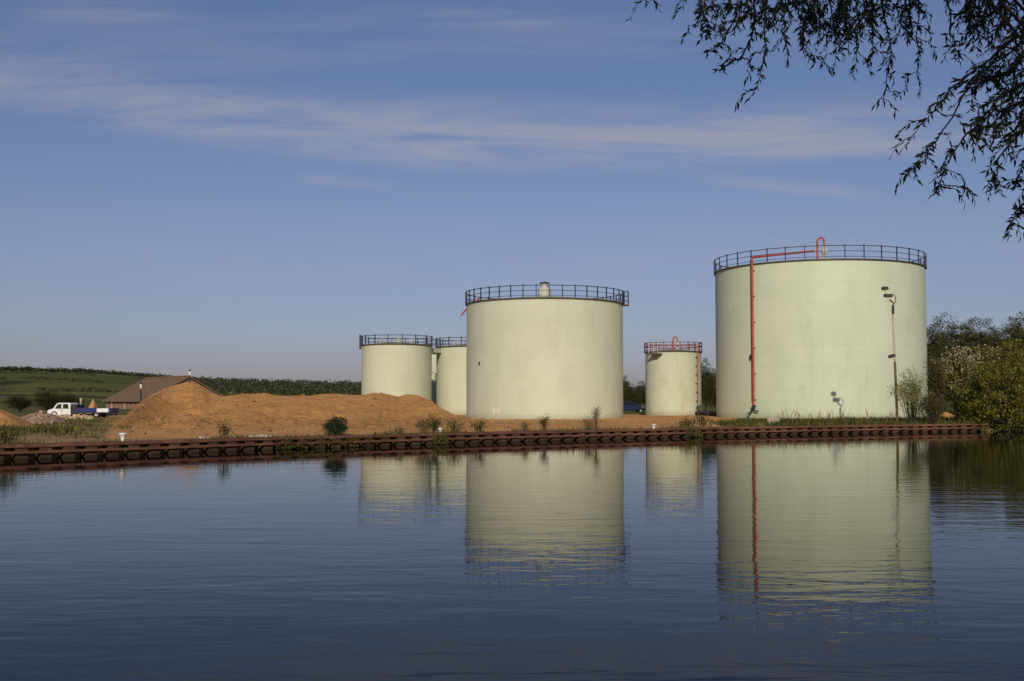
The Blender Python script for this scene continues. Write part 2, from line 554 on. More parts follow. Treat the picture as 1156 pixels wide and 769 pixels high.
def build_ground():
    xs = list(np.concatenate([np.array([-3000, -1500, -900, -500, -250, -150, -110]), np.arange(-90, 70, 0.8), np.array([72, 80, 90, 105, 130, 180, 260, 420, 700, 900, 1500, 3000])]))
    ts = [0.0]
    st = 0.5
    while ts[-1] < 1400:
        ts.append(ts[-1] + st)
        st *= 1.06 if ts[-1] < 60 else 1.25
    vs, zone, fs = [], [], []
    for x in xs:
        xc = max(-900, min(900, x))
        y0 = wall_y(xc) + (0.72 if WALL_X0 < xc < WALL_X1 else 0.3)
        for j, t in enumerate(ts):
            y = y0 + t
            far = t > 120
            z = GZ + 0.12 if far else ground_z(xc, y)
            vs.append((x, y, z))
            u = 578 + F * x / max(y, 1)
            sand = 0.0
            if y > 40 and y < 125:
                sand = max(0, min(1, (u - 112) / 25)) * max(0, min(1, (850 - u) / 40)) * max(0, min(1, (t - (1.0 if u > 320 else 3.2)) / 1.5))
            grass = 0.0
            if u < 130:
                grass = 0.3 + 0.35 * max(0, min(1, (t - 5) / 12))
                if t < 4:
                    grass = 0.2
            if u > 820:
                grass = 0.95
            if y > 125:
                grass = 0.8
            zone.append((sand, grass, 0, 1))
    nt_ = len(ts)
    for i in range(len(xs) - 1):
        for j in range(nt_ - 1):
            fs.append((i * nt_ + j, (i + 1) * nt_ + j, (i + 1) * nt_ + j + 1, i * nt_ + j + 1))
    # skirt down into the water
    o = len(vs)
    for i, x in enumerate(xs):
        v = vs[i * nt_]
        vs.append((v[0], v[1] + 0.02, -1.2))
        zone.append((0, 0, 0, 1))
    for i in range(len(xs) - 1):
        fs.append((o + i, o + i + 1, (i + 1) * nt_, i * nt_))
    m_ = MB()
    m_.v, m_.f = vs, fs
    g = obj('ground', m_, M['ground'], smooth=True, angle=1.0)
    a = g.data.attributes.new('zone', 'FLOAT_COLOR', 'POINT')
    a.data.foreach_set('color', np.array(zone, np.float32).ravel())
    tag(g, kind='structure')


build_ground()

# near bank behind and under the camera
vs, fs = [], []
xs = list(range(-90, 91, 3))
ys = [-120, -60, -30, -15, -8, -4, -1, 1.5, 3.0, 3.8, 4.6, 5.4]
for x in xs:
    for y in ys:
        e = max(0, (y - 2.6) / 2.8)
        vs.append((x, y + 0.3 * fbm(x, y, 0.2), 0.5 + 0.08 * fbm(x, y, 0.3) - 1.2 * e ** 1.4))
for i in range(len(xs) - 1):
    for j in range(len(ys) - 1):
        n_ = len(ys)
        fs.append((i * n_ + j, (i + 1) * n_ + j, (i + 1) * n_ + j + 1, i * n_ + j + 1))
m_ = MB()
m_.v, m_.f = vs, fs
m_.v = vs
nb = obj('near_bank', m_, M['ground'], smooth=True)
a = nb.data.attributes.new('zone', 'FLOAT_COLOR', 'POINT')
a.data.foreach_set('color', np.tile(np.array([0, 0.7, 0, 1], np.float32), len(vs)))
tag(nb, kind='structure')


def interp(pts, x):
    if x <= pts[0][0]:
        return pts[0][1]
    for (x0, y0), (x1, y1) in zip(pts, pts[1:]):
        if x <= x1:
            t = (x - x0) / (x1 - x0)
            return y0 + (y1 - y0) * t
    return pts[-1][1]


# hills: rising fields to the left
HV = [(-900, 404), (-400, 411), (-100, 416.5), (0, 418.5), (100, 421), (180, 427), (250, 433), (330, 435.5), (420, 437.5), (560, 441), (800, 446), (1200, 449)]


def hill_z(x, y):
    u = 578 + F * x / y
    crest = EYE + (452 - interp(HV, u)) / F * 700
    t = max(0, min(1, (y - 300) / 400))
    s = t * t * (3 - 2 * t) * 0.55 + t * 0.45
    z = 0.45 + (crest - 0.45) * s
    if y > 700:
        z = crest - (y - 700) * 0.012
    return z + 0.5 * fbm(x, y, 0.012) * min(1, max(0, y - 320) / 80)


vs, fs = [], []
bear = np.linspace(-1.7, 0.9, 150)
ys = list(np.linspace(298, 700, 40)) + [730, 800, 950, 1300, 2500]
for b_ in bear:
    for y in ys:
        vs.append((b_ * y, y, hill_z(b_ * y, y)))
n_ = len(ys)
for i in range(len(bear) - 1):
    for j in range(n_ - 1):
        fs.append((i * n_ + j, (i + 1) * n_ + j, (i + 1) * n_ + j + 1, i * n_ + j + 1))
m_ = MB()
m_.v, m_.f = vs, fs
tag(obj('hills', m_, M['hills'], smooth=True, angle=1.5), kind='structure')


# ------------------------------------------------------------------ foliage tools
def leaf_quads(rng, cen, ln, wd, up=0.5, droop=0.0, dirs=None):
    n = len(cen)
    t = rng.normal(size=(n, 3))
    if dirs is not None:
        t = t * 0.45 + dirs
    t[:, 2] -= droop
    t /= np.linalg.norm(t, axis=1)[:, None] + 1e-9
    r = rng.normal(size=(n, 3))
    r[:, 2] += up
    b = np.cross(t, r)
    b /= np.linalg.norm(b, axis=1)[:, None] + 1e-9
    l = (ln * (0.65 + 0.7 * rng.random(n)))[:, None]
    w = (wd * (0.65 + 0.7 * rng.random(n)))[:, None]
    v = np.empty((n, 4, 3), np.float32)
    v[:, 0] = cen - t * l / 2
    v[:, 1] = cen + b * w / 2
    v[:, 2] = cen + t * l / 2
    v[:, 3] = cen - b * w / 2
    return v.reshape(-1, 3), np.arange(n * 4, dtype=np.int32).reshape(-1, 4)


def clumps(rng, n, rad, seed, inner=0.5, lump=0.35, flat_bottom=None):
    """Clump centres in a lumpy ellipsoid, denser towards its outside."""
    d = rng.normal(size=(n, 3))
    d /= np.linalg.norm(d, axis=1)[:, None]
    r = inner + (1 - inner) * rng.random(n) ** 0.6
    lm = np.array([1 + lump * mn.fractal(Vector((float(x[0] * 1.7 + seed), float(x[1] * 1.7), float(x[2] * 1.7))), 1.0, 2.0, 3) for x in d])
    p = d * (r * lm)[:, None] * np.array(rad)
    if flat_bottom is not None:
        p[:, 2] = np.where(p[:, 2] < -rad[2] * flat_bottom, -rad[2] * flat_bottom * rng.random(n), p[:, 2])
    return p


def crown_points(rng, cc, per, sd):
    n = len(cc)
    k = rng.poisson(per, n).clip(3)
    idx = np.repeat(np.arange(n), k)
    off = rng.normal(size=(len(idx), 3)) * np.array(sd) * (0.6 + 0.8 * rng.random(n))[idx][:, None]
    return cc[idx] + off, off


def make_tree(name, label, cat, loc, H, R, trunk_h, seed, leaf, nclump=170, per=40, lsize=0.22, sd=0.42, group=None, trunk_r=0.16, lump=0.4, blossom=None, inner=0.35, droop=0.0, flat=None, rz=0.0, zmin=-0.2):
    rng = np.random.default_rng(seed)
    root = thing(name, label, cat, loc, rz, group)
    rh = (H - trunk_h) / 2
    cc = clumps(rng, nclump, (R, R, rh), seed, inner, lump, flat)
    cc[:, 2] += trunk_h + rh
    pts, off = crown_points(rng, cc, per, (sd, sd, sd * 0.65))
    v, q = leaf_quads(rng, pts, lsize, lsize * 0.5, 0.9, droop)
    keep = v[:, 2].reshape(-1, 4).min(axis=1) > zmin
    v = v.reshape(-1, 4, 3)[keep].reshape(-1, 3)
    obj_np('crown', v, np.arange(len(v), dtype=np.int32).reshape(-1, 4), leaf, root)
    t = MB()
    top = trunk_h + rh * 1.1
    path = [Vector((0.25 * mn.noise(Vector((seed, i * 0.7, 0))) * i / 3, 0.25 * mn.noise(Vector((seed + 9, i * 0.7, 0))) * i / 3, -0.2 + (top + 0.2) * i / 6)) for i in range(7)]
    t.tube(path, [trunk_r * (1.25 if i == 0 else 1) * (1 - 0.12 * i) for i in range(7)], 8)
    for k in range(min(16, nclump)):
        e = Vector(cc[int(rng.integers(0, len(cc)))])
        s = path[2 + k % 4]
        mid = s.lerp(e, 0.5) + Vector((0, 0, -0.1 * rh))
        t.tube([s, s.lerp(mid, 0.6), mid, e], [trunk_r * 0.45, trunk_r * 0.36, trunk_r * 0.26, trunk_r * 0.08], 6)
    obj('trunk', t, M['bark'], root, smooth=True)
    if blossom:
        nb_, bias = blossom
        sel = rng.choice(len(pts), nb_)
        bp = pts[sel] + rng.normal(size=(nb_, 3)) * 0.06
        sc = bp - np.array([0, 0, trunk_h + rh])
        keepb = (np.linalg.norm(sc / np.array([R, R, rh]), axis=1) > 0.72) & (sc @ np.array(bias) > -0.25 * R)
        bp = bp[keepb] + (sc[keepb]) * 0.03
        v, q = leaf_quads(rng, bp, 0.17, 0.13, 0.4)
        obj_np('blossom', v, q, M['blossom'], root)
    return root


def make_shrub(name, label, loc, W, H, seed, leaf, n=900, lsize=0.09, stems=7, cat='shrub', group=None, airy=False, wratio=0.42):
    """A many-stemmed bush, leaves gathered along its stems."""
    rng = np.random.default_rng(seed)
    root = thing(name, label, cat, loc, 0, group)
    st = MB()
    P, D = [], []
    for k in range(stems):
        a = rng.random() * 2 * PI
        sp = rng.random() ** 0.6 * W / 2
        tip = Vector((math.cos(a) * sp, math.sin(a) * sp, H * (0.62 + 0.38 * rng.random()) * (1 - 0.35 * (sp / (W / 2)) ** 2)))
        base = Vector((math.cos(a) * sp * 0.22, math.sin(a) * sp * 0.22, -0.05))
        mid = base.lerp(tip, 0.5) + Vector((0, 0, 0.12 * H))
        st.tube([base, mid, tip], [0.02 + 0.004 * H, 0.014, 0.004], 5)
        m_ = max(3, int(n / stems))
        tt = (0.15 if not airy else 0.25) + 0.85 * rng.random(m_) ** 0.8
        for t_ in tt:
            p = base.lerp(mid, min(1, t_ * 2)) if t_ < 0.5 else mid.lerp(tip, min(1.0, t_ * 2 - 1))
            s_ = (0.10 + 0.10 * W) * (0.5 if airy else 0.8)
            P.append((p.x + rng.normal() * s_, p.y + rng.normal() * s_, max(0.02, p.z + rng.normal() * s_ * 0.8)))
    obj('stems', st, M['bark'], root, smooth=True)
    v, q = leaf_quads(rng, np.array(P), lsize, lsize * wratio, 0.7)
    obj_np('leaves', v, q, leaf, root)
    return root


def gz_at(u, Y):
    p = px(u, 470, Y)
    return Vector((p.x, Y, ground_z(p.x, Y)))


# ------------------------------------------------------------------ quay wall
def build_wall():
    root = thing('quay_wall', 'long rusty red sheet pile wall along the far edge of the water', 'quay wall')
    samp = []
    x = WALL_X0
    while x < WALL_X1:
        samp.append(Vector((x, wall_y(x), 0)))
        x += 0.05
    # arc length resample
    arc = [0.0]
    for a_, b_ in zip(samp, samp[1:]):
        arc.append(arc[-1] + (b_ - a_).length)
    tot = arc[-1]

    def at(s):
        lo, hi = 0, len(arc) - 1
        while hi - lo > 1:
            mid = (lo + hi) // 2
            if arc[mid] <= s:
                lo = mid
            else:
                hi = mid
        t = (s - arc[lo]) / max(1e-9, arc[hi] - arc[lo])
        p = samp[lo].lerp(samp[hi], t)
        d = (samp[hi] - samp[lo]).normalized()
        return p, Vector((d.y, -d.x, 0))      # towards the water

    prof = [(0.0, 0.0), (0.45, 0.0), (0.48, -0.45), (0.87, -0.45)]
    P = 0.9
    line = []
    k = 0
    while k * P + P < tot:
        for (ds, off) in prof:
            p, n = at(k * P + ds + 0.03 * mn.noise(Vector((k * 3.7, 1.0, 0))))
            line.append(p + n * (off - 0.06 + 0.03 * mn.noise(Vector((k * 1.9, 5.0, 0)))))
        k += 1
    vs, fs = [], []
    for p in line:
        vs.append((p.x, p.y, -1.0))
        vs.append((p.x, p.y, CAP_Z - 0.12))
    for i in range(len(line) - 1):
        fs.append((2 * i, 2 * i + 2, 2 * i + 3, 2 * i + 1))
    m_ = MB()
    m_.v, m_.f = vs, fs
    obj('sheet_piling', m_, M['rustpile'], root)

    def beam(z0, z1, f0, f1, name, mat, wob=0.0):
        b = MB()
        vs, fs = [], []
        n_ = int(tot / 0.6)
        for i in range(n_ + 1):
            p, n = at(min(tot - 0.01, i * 0.6))
            w = wob * mn.noise(Vector((i * 0.23, 3.1, z0)))
            for (f_, z_) in ((f0, z0), (f1, z0), (f1, z1), (f0, z1)):
                q = p + n * f_
                vs.append((q.x, q.y, z_ + w))
        for i in range(n_):
            for k_ in range(4):
                l = (k_ + 1) % 4
                fs.append((i * 4 + k_, (i + 1) * 4 + k_, (i + 1) * 4 + l, i * 4 + l))
        b.v, b.f = vs, fs
        obj(name, b, mat, root, bevel=0.012)

    beam(CAP_Z - 0.125, CAP_Z, -0.75, -0.012, 'capping_beam', M['rustcap'], 0.012)
    beam(0.215, 0.315, -0.046, 0.06, 'waling_beam', M['rustcap'], 0.02)
    return at, tot


wall_at, wall_len = build_wall()

# mooring posts and pale leftovers on the quay
bol = [(139, 'white waisted mooring bollard on the quay in front of the big sand heap'),
       (497, 'small white mooring bollard among scrub left of the middle tank'),
       (738, 'small white mooring bollard on bare sand in front of the small red piped tank')]
for i, (u, lab) in enumerate(bol):
    for Y in np.arange(36, 85, 0.05):
        p = px(u, 480, Y)
        if Y > wall_y(p.x) + 0.75:
            break
    p.z = ground_z(p.x, Y) - 0.02
    r = thing('bollard', lab, 'bollard', p, 0.3 * i, 'white bollards along the quay')
    s = 1.0 if i == 0 else 0.8
    m_ = MB()
    m_.lathe([(0.13 * s, 0.0), (0.13 * s, 0.03), (0.085 * s, 0.09), (0.08 * s, 0.2 * s), (0.12 * s, 0.27 * s)], n=16)
    obj('post', m_, M['white'], r, smooth=True)
    m_ = MB()
    m_.lathe([(0.12 * s, 0.27 * s), (0.175 * s, 0.34 * s), (0.17 * s, 0.38 * s), (0.1 * s, 0.405 * s), (0.0, 0.41 * s)], n=16)
    obj('head', m_, M['white'], r, smooth=True)


# ------------------------------------------------------------------ storage tanks
def tank_place(uL, uR, front):
    aL, aR = math.atan((uL - 578) / F), math.atan((uR - 578) / F)
    h = (aR - aL) / 2
    th = (aR + aL) / 2
    D = front / (1 - math.sin(h))
    return D * math.sin(th), D * math.cos(th), D * math.sin(h), th


def ring(r, z, n=96):
    return [(r * math.cos(2 * PI * k / n), r * math.sin(2 * PI * k / n), z) for k in range(n)]


def ring_band(mb_, r0, r1, z0, z1, n=96):
    mb_.lathe([(r0, z0), (r1, z0), (r1, z1), (r0, z1), (r0, z0)], n=n)
    # lathe caps first/last rings: drop them
    mb_.f = [f for f in mb_.f if len(f) == 4]


def build_tank(label, uL, uR, front, vrim, nposts, mat, zb=0.5, rail=True, rmat='rail', rail_h=1.08, posts_r=0.045):
    x, y, r, th = tank_place(uL, uR, front)
    zr = px(578, vrim, front * math.cos(th)).z
    H = zr - zb
    root = thing('storage_tank', label, 'storage tank', (x, y, zb), -th, 'storage tanks')
    s = MB()
    nz = 24
    s.lathe([(r, -0.3)] + [(r, H * k / nz) for k in range(1, nz + 1)], n=128)
    s.f = [f for f in s.f if len(f) == 4]
    obj('shell', s, mat, root, smooth=True)
    s = MB()
    s.lathe([(r - 0.01, H - 0.02), (r * 0.5, H + 0.065 * r), (0, H + 0.115 * r)], n=96)
    s.f = [f for f in s.f if len(f) == 4]
    obj('roof', s, M['roofp'], root, smooth=True)
    s = MB()
    ring_band(s, r - 0.03, r + 0.13, H - 0.06, H + 0.045, 128)
    obj('rim', s, M['rim'], root)
    s = MB()
    s.lathe([(r + 0.16, -0.3), (r + 0.16, 0.05), (r + 0.003, 0.07)], n=96)
    s.f = [f for f in s.f if len(f) == 4]
    obj('foundation_ring', s, M['concrete'], root)
    if rail:
        s = MB()
        rr = r + 0.09
        for z, t in ((H + rail_h, 0.036), (H + rail_h * 0.6, 0.026)):
            s.tube(ring(rr, z, 128), t, 6, closed=True)
        s.tube(ring(rr, H + rail_h * 0.2, 128), 0.022, 6, closed=True)
        g = obj('guard_rail', s, M[rmat], root, smooth=True)
        p = MB()
        p.box((0, 0, rail_h / 2 + 0.03), (posts_r * 2, posts_r * 1.4, rail_h + 0.02))
        p0 = obj('post', p, M[rmat], g)
        for k in range(nposts):
            a_ = 2 * PI * (k + 0.37) / nposts
            q = p0 if k == 0 else p0.copy()
            if k:
                COL.objects.link(q)
                q.parent = g
            q.location = ((r + 0.09) * math.cos(a_), (r + 0.09) * math.sin(a_), H + 0.05)
            q.rotation_euler = (0, 0, a_)
    return root, r, H, th


def surf_angle(u, x, y, r, th):
    """Local angle on the tank front where the sight line at photo column u meets the shell."""
    b = math.atan((u - 578) / F)
    D = math.hypot(x, y)
    d = b - th
    # distance along ray to circle
    k = D * math.cos(d) - math.sqrt(max(0, r * r - (D * math.sin(d)) ** 2))
    lx, ly = k * math.sin(d), k * math.cos(d) - D      # local: y away from camera
    return math.atan2(ly, lx)


def gooseneck(parent, H, r, scale=1.0, hs_=1.0, mat='red'):
    m_ = MB()
    h = 1.7 * scale * hs_
    pts = [(0, 0, H)] + [(0, 0, H + h * 0.75)] + [(0.32 * scale - 0.32 * scale * math.cos(t), 0, H + h * 0.75 + 0.38 * scale * math.sin(t)) for t in np.linspace(0.2, PI, 9)] + [(0.64 * scale, 0, H + h * 0.6)]
    m_.tube(pts, 0.1 * scale, 10)
    obj('vent_pipe', m_, M[mat], parent, smooth=True)
    m_ = MB()
    m_.lathe([(0.16 * scale, H - 0.1), (0.16 * scale, H + h * 0.28), (0.3 * scale, H + h * 0.3), (0.3 * scale, H + h * 0.42), (0.17 * scale, H + h * 0.47), (0.17 * scale, H + h * 0.58)], c=(0.66 * scale, 0, 0), n=16)
    obj('vent_housing', m_, M['palemetal'], parent, smooth=True)


def pipe_down(parent, ang, r, H, z_low, rad, roof_z, mat='red', roof_to=0.25):
    """Pipe up the shell, over the rim and along the roof to its centre."""
    c, s = math.cos(ang), math.sin(ang)
    ro = r + 0.26
    m_ = MB()
    pts = [(c * ro, s * ro, z) for z in np.linspace(z_low, H + 0.3, 10)]
    pts += [(c * ro, s * ro, H + 0.5), (c * (ro - 0.08), s * (ro - 0.08), H + 0.58), (c * (ro - 0.3), s * (ro - 0.3), H + 0.62)]
    for t in (0.75, 0.5, roof_to):
        pts.append((c * r * t, s * r * t, H + 0.62 + (roof_z - 0.62) * (1 - t)))
    m_.tube(pts, rad, 10)
    o = obj('drain_pipe', m_, M[mat], parent, smooth=True)
    for z in np.linspace(z_low + 0.6, H - 0.6, 6):
        b = MB()
        b.box((c * (r + 0.13), s * (r + 0.13), z), (0.3, 0.2, 0.05), ang)
        obj('bracket', b, M['rim'], o)
    # valve and handwheel at its foot
    v = MB()
    base = Vector((c * ro, s * ro, z_low))
    tdir = Vector((-s, c, 0))
    out = Vector((c, s, 0))
    v.tube([base + Vector((0, 0, 0.12)), base + Vector((0, 0, -0.1))], rad * 1.7, 12)
    v.tube([base + tdir * 0.28 + Vector((0, 0, 0.1)) + out * 0.1, base - tdir * 0.05 + Vector((0, 0, -0.3)) + out * 0.16, base - tdir * 0.42 + Vector((0, 0, -0.75)) + out * 0.22], 0.075, 8)
    v.tube([base - tdir * 0.3 + Vector((0, 0, -0.12)), base + tdir * 0.12 + Vector((0, 0, -0.38)), base + tdir * 0.5 + Vector((0, 0, -0.42))], 0.065, 8)
    obj('valve', v, M['darkgreen'], parent, smooth=True)
    w = MB()
    Rm = Matrix.Rotation(ang, 3, 'Z') @ Matrix.Rotation(PI / 2, 3, 'Y')
    w.tube([base - tdir * 0.42 + Vector((0, 0, -0.72)) + out * 0.28 + Rm @ Vector((0.17 * math.cos(t), 0.17 * math.sin(t), 0)) for t in np.linspace(0, 2 * PI, 16, endpoint=False)], 0.025, 6, closed=True)
    obj('handwheel', w, M['darkgreen'], parent, smooth=True)
    return o


M['tank1'] = mat_tank('tank_paint_green', TB, (0.36, 0.37, 0.21), 0.25, 1)
M['tank2'] = mat_tank('tank_paint_cream_green', (0.575, 0.60, 0.46), (0.40, 0.40, 0.25), 0.22, 2)
M['tank3'] = mat_tank('tank_paint_stained', (0.58, 0.60, 0.45), (0.40, 0.36, 0.15), 0.6, 3)
M['tank4'] = mat_tank('tank_paint_far', (0.57, 0.59, 0.44), (0.45, 0.43, 0.26), 0.2, 4)

# -- the biggest tank, right
T1, r1, H1, th1 = build_tank('biggest pale green tank, red pipe down its front and a lamp pole before it', 808.3, 1047, 100, 293.2, 36, M['tank1'], 0.5, rail_h=1.2)
x1, y1 = T1.location.x, T1.location.y
a1 = surf_angle(852.5, x1, y1, r1, th1)
pipe_down(T1, a1, r1, H1, 1.15, 0.1, 2.05, roof_to=0.06)
m_ = MB()
ac = surf_angle(849, x1, y1, r1, th1)
m_.tube([((r1 + 0.07) * math.cos(ac), (r1 + 0.07) * math.sin(ac), z) for z in np.linspace(1.6, H1 + 0.4, 8)], 0.032, 6)
obj('conduit', m_, M['conduit'], T1, smooth=True)
m_ = MB()
m_.box(((r1 + 0.12) * math.cos(ac), (r1 + 0.12) * math.sin(ac), 5.6), (0.22, 0.2, 0.42), ac)
obj('junction_box', m_, M['dark'], T1, bevel=0.01)
gooseneck(T1, H1 + 0.115 * r1 - 0.05, r1, 1.0, 1.45)

# -- the middle tank
T2, r2, H2, th2 = build_tank('big middle tank with pale capped vent on its roof and sand at its foot', 526.6, 703.4, 94, 336.3, 40, M['tank2'], 0.45)
x2, y2 = T2.location.x, T2.location.y
m_ = MB()
m_.lathe([(0.6, H2 + 0.2), (0.6, H2 + 1.45), (0.36, H2 + 1.62), (0.34, H2 + 1.95)], n=20)
v_ = obj('vent_housing', m_, M['palemetal'], T2, smooth=True)
m_ = MB()
m_.lathe([(0.42, H2 + 1.95), (0.46, H2 + 1.98), (0.42, H2 + 2.06), (0.1, H2 + 2.14), (0, H2 + 2.14)], c=(0, 0, 0), n=20)
obj('cap', m_, M['dark'], v_, smooth=True)
# platform and ladder head on the right side of the rim
aa = -0.12
m_ = MB()
c_, s_ = math.cos(aa), math.sin(aa)
m_.box((c_ * (r2 + 0.3), s_ * (r2 + 0.3), H2 - 0.12), (0.5, 1.0, 0.1), aa)
pl = obj('platform', m_, M['rim'], T2)
m_ = MB()
for dt in (-0.47, 0.47):
    for dr in (0.14, 0.5):
        q = Vector((c_ * (r2 + dr) - s_ * dt, s_ * (r2 + dr) + c_ * dt, 0))
        m_.tube([q + Vector((0, 0, H2 - 0.1)), q + Vector((0, 0, H2 + 1.15))], 0.04, 6)
for z in (0.3, 0.7, 1.12):
    lp = [Vector((c_ * (r2 + dr) - s_ * dt, s_ * (r2 + dr) + c_ * dt, H2 + z)) for dr, dt in ((0.14, -0.47), (0.5, -0.47), (0.5, 0.47), (0.14, 0.47))]
    m_.tube(lp, 0.03, 6)
obj('platform_rail', m_, M['rail'], T2)
# faded red boom pipe over the left rim
aL_ = PI + 0.10
c_, s_ = math.cos(aL_), math.sin(aL_)
m_ = MB()
m_.tube([(c_ * (r2 + 0.5), s_ * (r2 + 0.5) - 0.2, H2 - 1.05), (c_ * (r2 + 0.1), s_ * (r2 + 0.1) - 0.3, H2 - 0.55), (c_ * (r2 - 1.4), s_ * (r2 - 1.4) - 1.0, H2 + 0.6)], 0.075, 8)
obj('drain_pipe', m_, M['red'], T2, smooth=True)
# painted pale number patches low on the wall
for du in (0, 5.0):
    an = surf_angle(557.5 + du, x2, y2, r2, th2)
    m_ = MB()
    m_.lathe([(0.17, 0.0), (0.17, 0.014), (0.0, 0.016)], c=((r2 + 0.002) * math.cos(an), (r2 + 0.002) * math.sin(an), 0.85), n=14, m=Matrix.Rotation(an, 3, 'Z') @ Matrix.Rotation(PI / 2, 3, 'Y') @ Matrix.Diagonal((1.35, 0.8, 1)))
    obj('white_plate', m_, M['white'], T2)
an = surf_angle(541.5, x2, y2, r2, th2)
m_ = MB()
m_.box(((r2 + 0.05) * math.cos(an), (r2 + 0.05) * math.sin(an), px(541, 409, 94).z - 0.45), (0.1, 0.1, 0.28), an)
obj('junction_box', m_, M['dark'], T2)

# -- small tank between the two big ones
T3, r3, H3, th3 = build_tank('small tank between the two biggest tanks, with red gear inside its railing', 728.5, 791.8, 118, 396.4, 22, M['tank3'], 0.55, rmat='railred', rail_h=0.95, posts_r=0.035)
x3, y3 = T3.location.x, T3.location.y
a3 = surf_angle(785.5, x3, y3, r3, th3)
pipe_down(T3, a3, r3, H3, 1.0, 0.055, 0.8, 'redorange', roof_to=0.1)
gooseneck(T3, H3 + 0.115 * r3 - 0.05, r3, 0.72, 1.2)
m_ = MB()
m_.tube(ring(r3 + 0.04, H3 + 0.62, 64), 0.045, 6, closed=True)
obj('hose_ring', m_, M['red'], T3, smooth=True)
ap = surf_angle(742.5, x3, y3, r3, th3)
m_ = MB()
m_.box(((r3 + 0.5) * math.cos(ap), (r3 + 0.5) * math.sin(ap), H3 - 0.3), (0.85, 1.25, 0.12), ap)
obj('platform', m_, M['rim'], T3)
m_ = MB()
c_, s_ = math.cos(ap), math.sin(ap)
for dt in (-0.55, 0.0, 0.55):
    q = Vector((c_ * (r3 + 0.85) - s_ * dt, s_ * (r3 + 0.85) + c_ * dt, 0))
    m_.tube([q + Vector((0, 0, H3 - 0.28)), q + Vector((0, 0, H3 + 0.85))], 0.035, 6)
for z in (0.3, 0.8):
    m_.tube([Vector((c_ * (r3 + 0.85) - s_ * dt, s_ * (r3 + 0.85) + c_ * dt, H3 + z)) for dt in (-0.55, 0.55)], 0.03, 6)
obj('platform_rail', m_, M['palemetal'], T3)

# -- the far tanks behind the sand heap
T4, r4, H4, th4 = build_tank('far pale green tank rising behind the sand heap, leftmost of the tanks', 408.2, 487.3, 118, 388.3, 16, M['tank4'], 0.5, posts_r=0.05, rail_h=0.95)
T5, r5, H5, th5 = build_tank('far pale green tank half hidden by the left edge of the middle tank', 492.6, 568.0, 122, 390.6, 16, M['tank4'], 0.5, posts_r=0.05, rail_h=0.95)
T6, r6, H6, th6 = build_tank('shaded tank seen as a dark strip in the gap between two far tanks', 465, 520.0, 132, 399.0, 16, M['tank4'], 0.5, rail=False)
for T_, rr_, HH_ in ((T4, r4, H4), (T5, r5, H5)):
    for k_, (bx, by, sz) in enumerate(((-1.8, -1.5, 0.28), (0.2, 0.0, 0.4), (1.6, -1.0, 0.3))):
        m_ = MB()
        m_.lathe([(sz * 0.5, HH_), (sz * 0.5, HH_ + sz * 1.5), (sz * 0.8, HH_ + sz * 1.6), (sz * 0.75, HH_ + sz * 2.0), (0, HH_ + sz * 2.3)], c=(bx, by, 0), n=14)
        obj('roof_vent', m_, M['palemetal'], T_, smooth=True)
m_ = MB()
m_.box((-r4 - 0.15, -0.3, H4 + 0.35), (0.22, 0.3, 1.6))
obj('ladder_head', m_, M['rail'], T4)
# short walkway bridging the two far tanks
pa = Vector((T4.location.x + r4 * 0.86, T4.location.y + 0.2, 0.5 + H4 - 0.45))
pb = Vector((T5.location.x - r5 * 0.80, T5.location.y - 1.0, 0.5 + H4 - 0.45))
d_ = pb - pa
wk = thing('walkway', 'short pale walkway joining the tops of the two far tanks', 'walkway', (pa + pb) / 2, math.atan2(d_.y, d_.x))
m_ = MB()
m_.box((0, 0, 0), (d_.length, 0.9, 0.5))
obj('deck', m_, M['palemetal'], wk)
for sgn in (-1, 1):
    m_ = MB()
    for xx in np.linspace(-d_.length / 2 + 0.1, d_.length / 2 - 0.1, 4):
        m_.tube([(xx, sgn * 0.42, 0.25), (xx, sgn * 0.42, 1.2)], 0.03, 6)
    for z in (0.7, 1.2):
        m_.tube([(-d_.length / 2, sgn * 0.42, z), (d_.length / 2, sgn * 0.42, z)], 0.025, 6)
    obj('handrail', m_, M['rail'], wk)

# pipe run on the ground between the small tank and the biggest one
pA, pB = px(786, 464, 114), px(812, 464, 110)
m_ = MB()
for zz, yy in ((0.95, 0), (0.78, 0.35)):
    m_.tube([(pA.x, pA.y + yy, zz), (pB.x, pB.y + yy, zz), (pB.x + 5, pB.y + yy - 1, zz)], 0.13, 8)
for t in (0.1, 0.5, 0.95):
    q = pA.lerp(pB, t)
    m_.box((q.x, q.y + 0.2, 0.72), (0.2, 0.7, 0.5))
tag(obj('ground_pipe', m_, M['dark'], smooth=True), 'dark ground pipes running from small tank towards the biggest tank', 'pipe')

# ------------------------------------------------------------------ lamp pole
pb = gz_at(1013, 80.0)
LP = thing('lamp_pole', 'tall rusty lamp pole with pale upper half in front of the biggest tank', 'lamp pole', pb)
ytop = px(1007.5, 345, 80.0)
zt = ytop.z - pb.z
lean = (ytop.x - pb.x)
m_ = MB()
m_.tube([(0, 0, -0.2), (lean * 0.25, 0, zt * 0.25), (lean * 0.5, 0, zt * 0.52)], [0.10, 0.09, 0.085], 12)
obj('lower_pole', m_, M['polerust'], LP, smooth=True)
m_ = MB()
m_.tube([(lean * 0.5, 0, zt * 0.52), (lean * 0.8, 0, zt * 0.8), (lean, 0, zt)], [0.084, 0.07, 0.06], 12)
obj('upper_pole', m_, M['polepale'], LP, smooth=True)
m_ = MB()
m_.box((lean - 0.0, -0.1, zt - 0.28), (0.15, 0.16, 0.6))
obj('control_box', m_, M['dark'], LP, bevel=0.01)
hx = lambda u, v: (px(u, v, 80.0).x - pb.x, px(u, v, 80.0).z - pb.z)
m_ = MB()
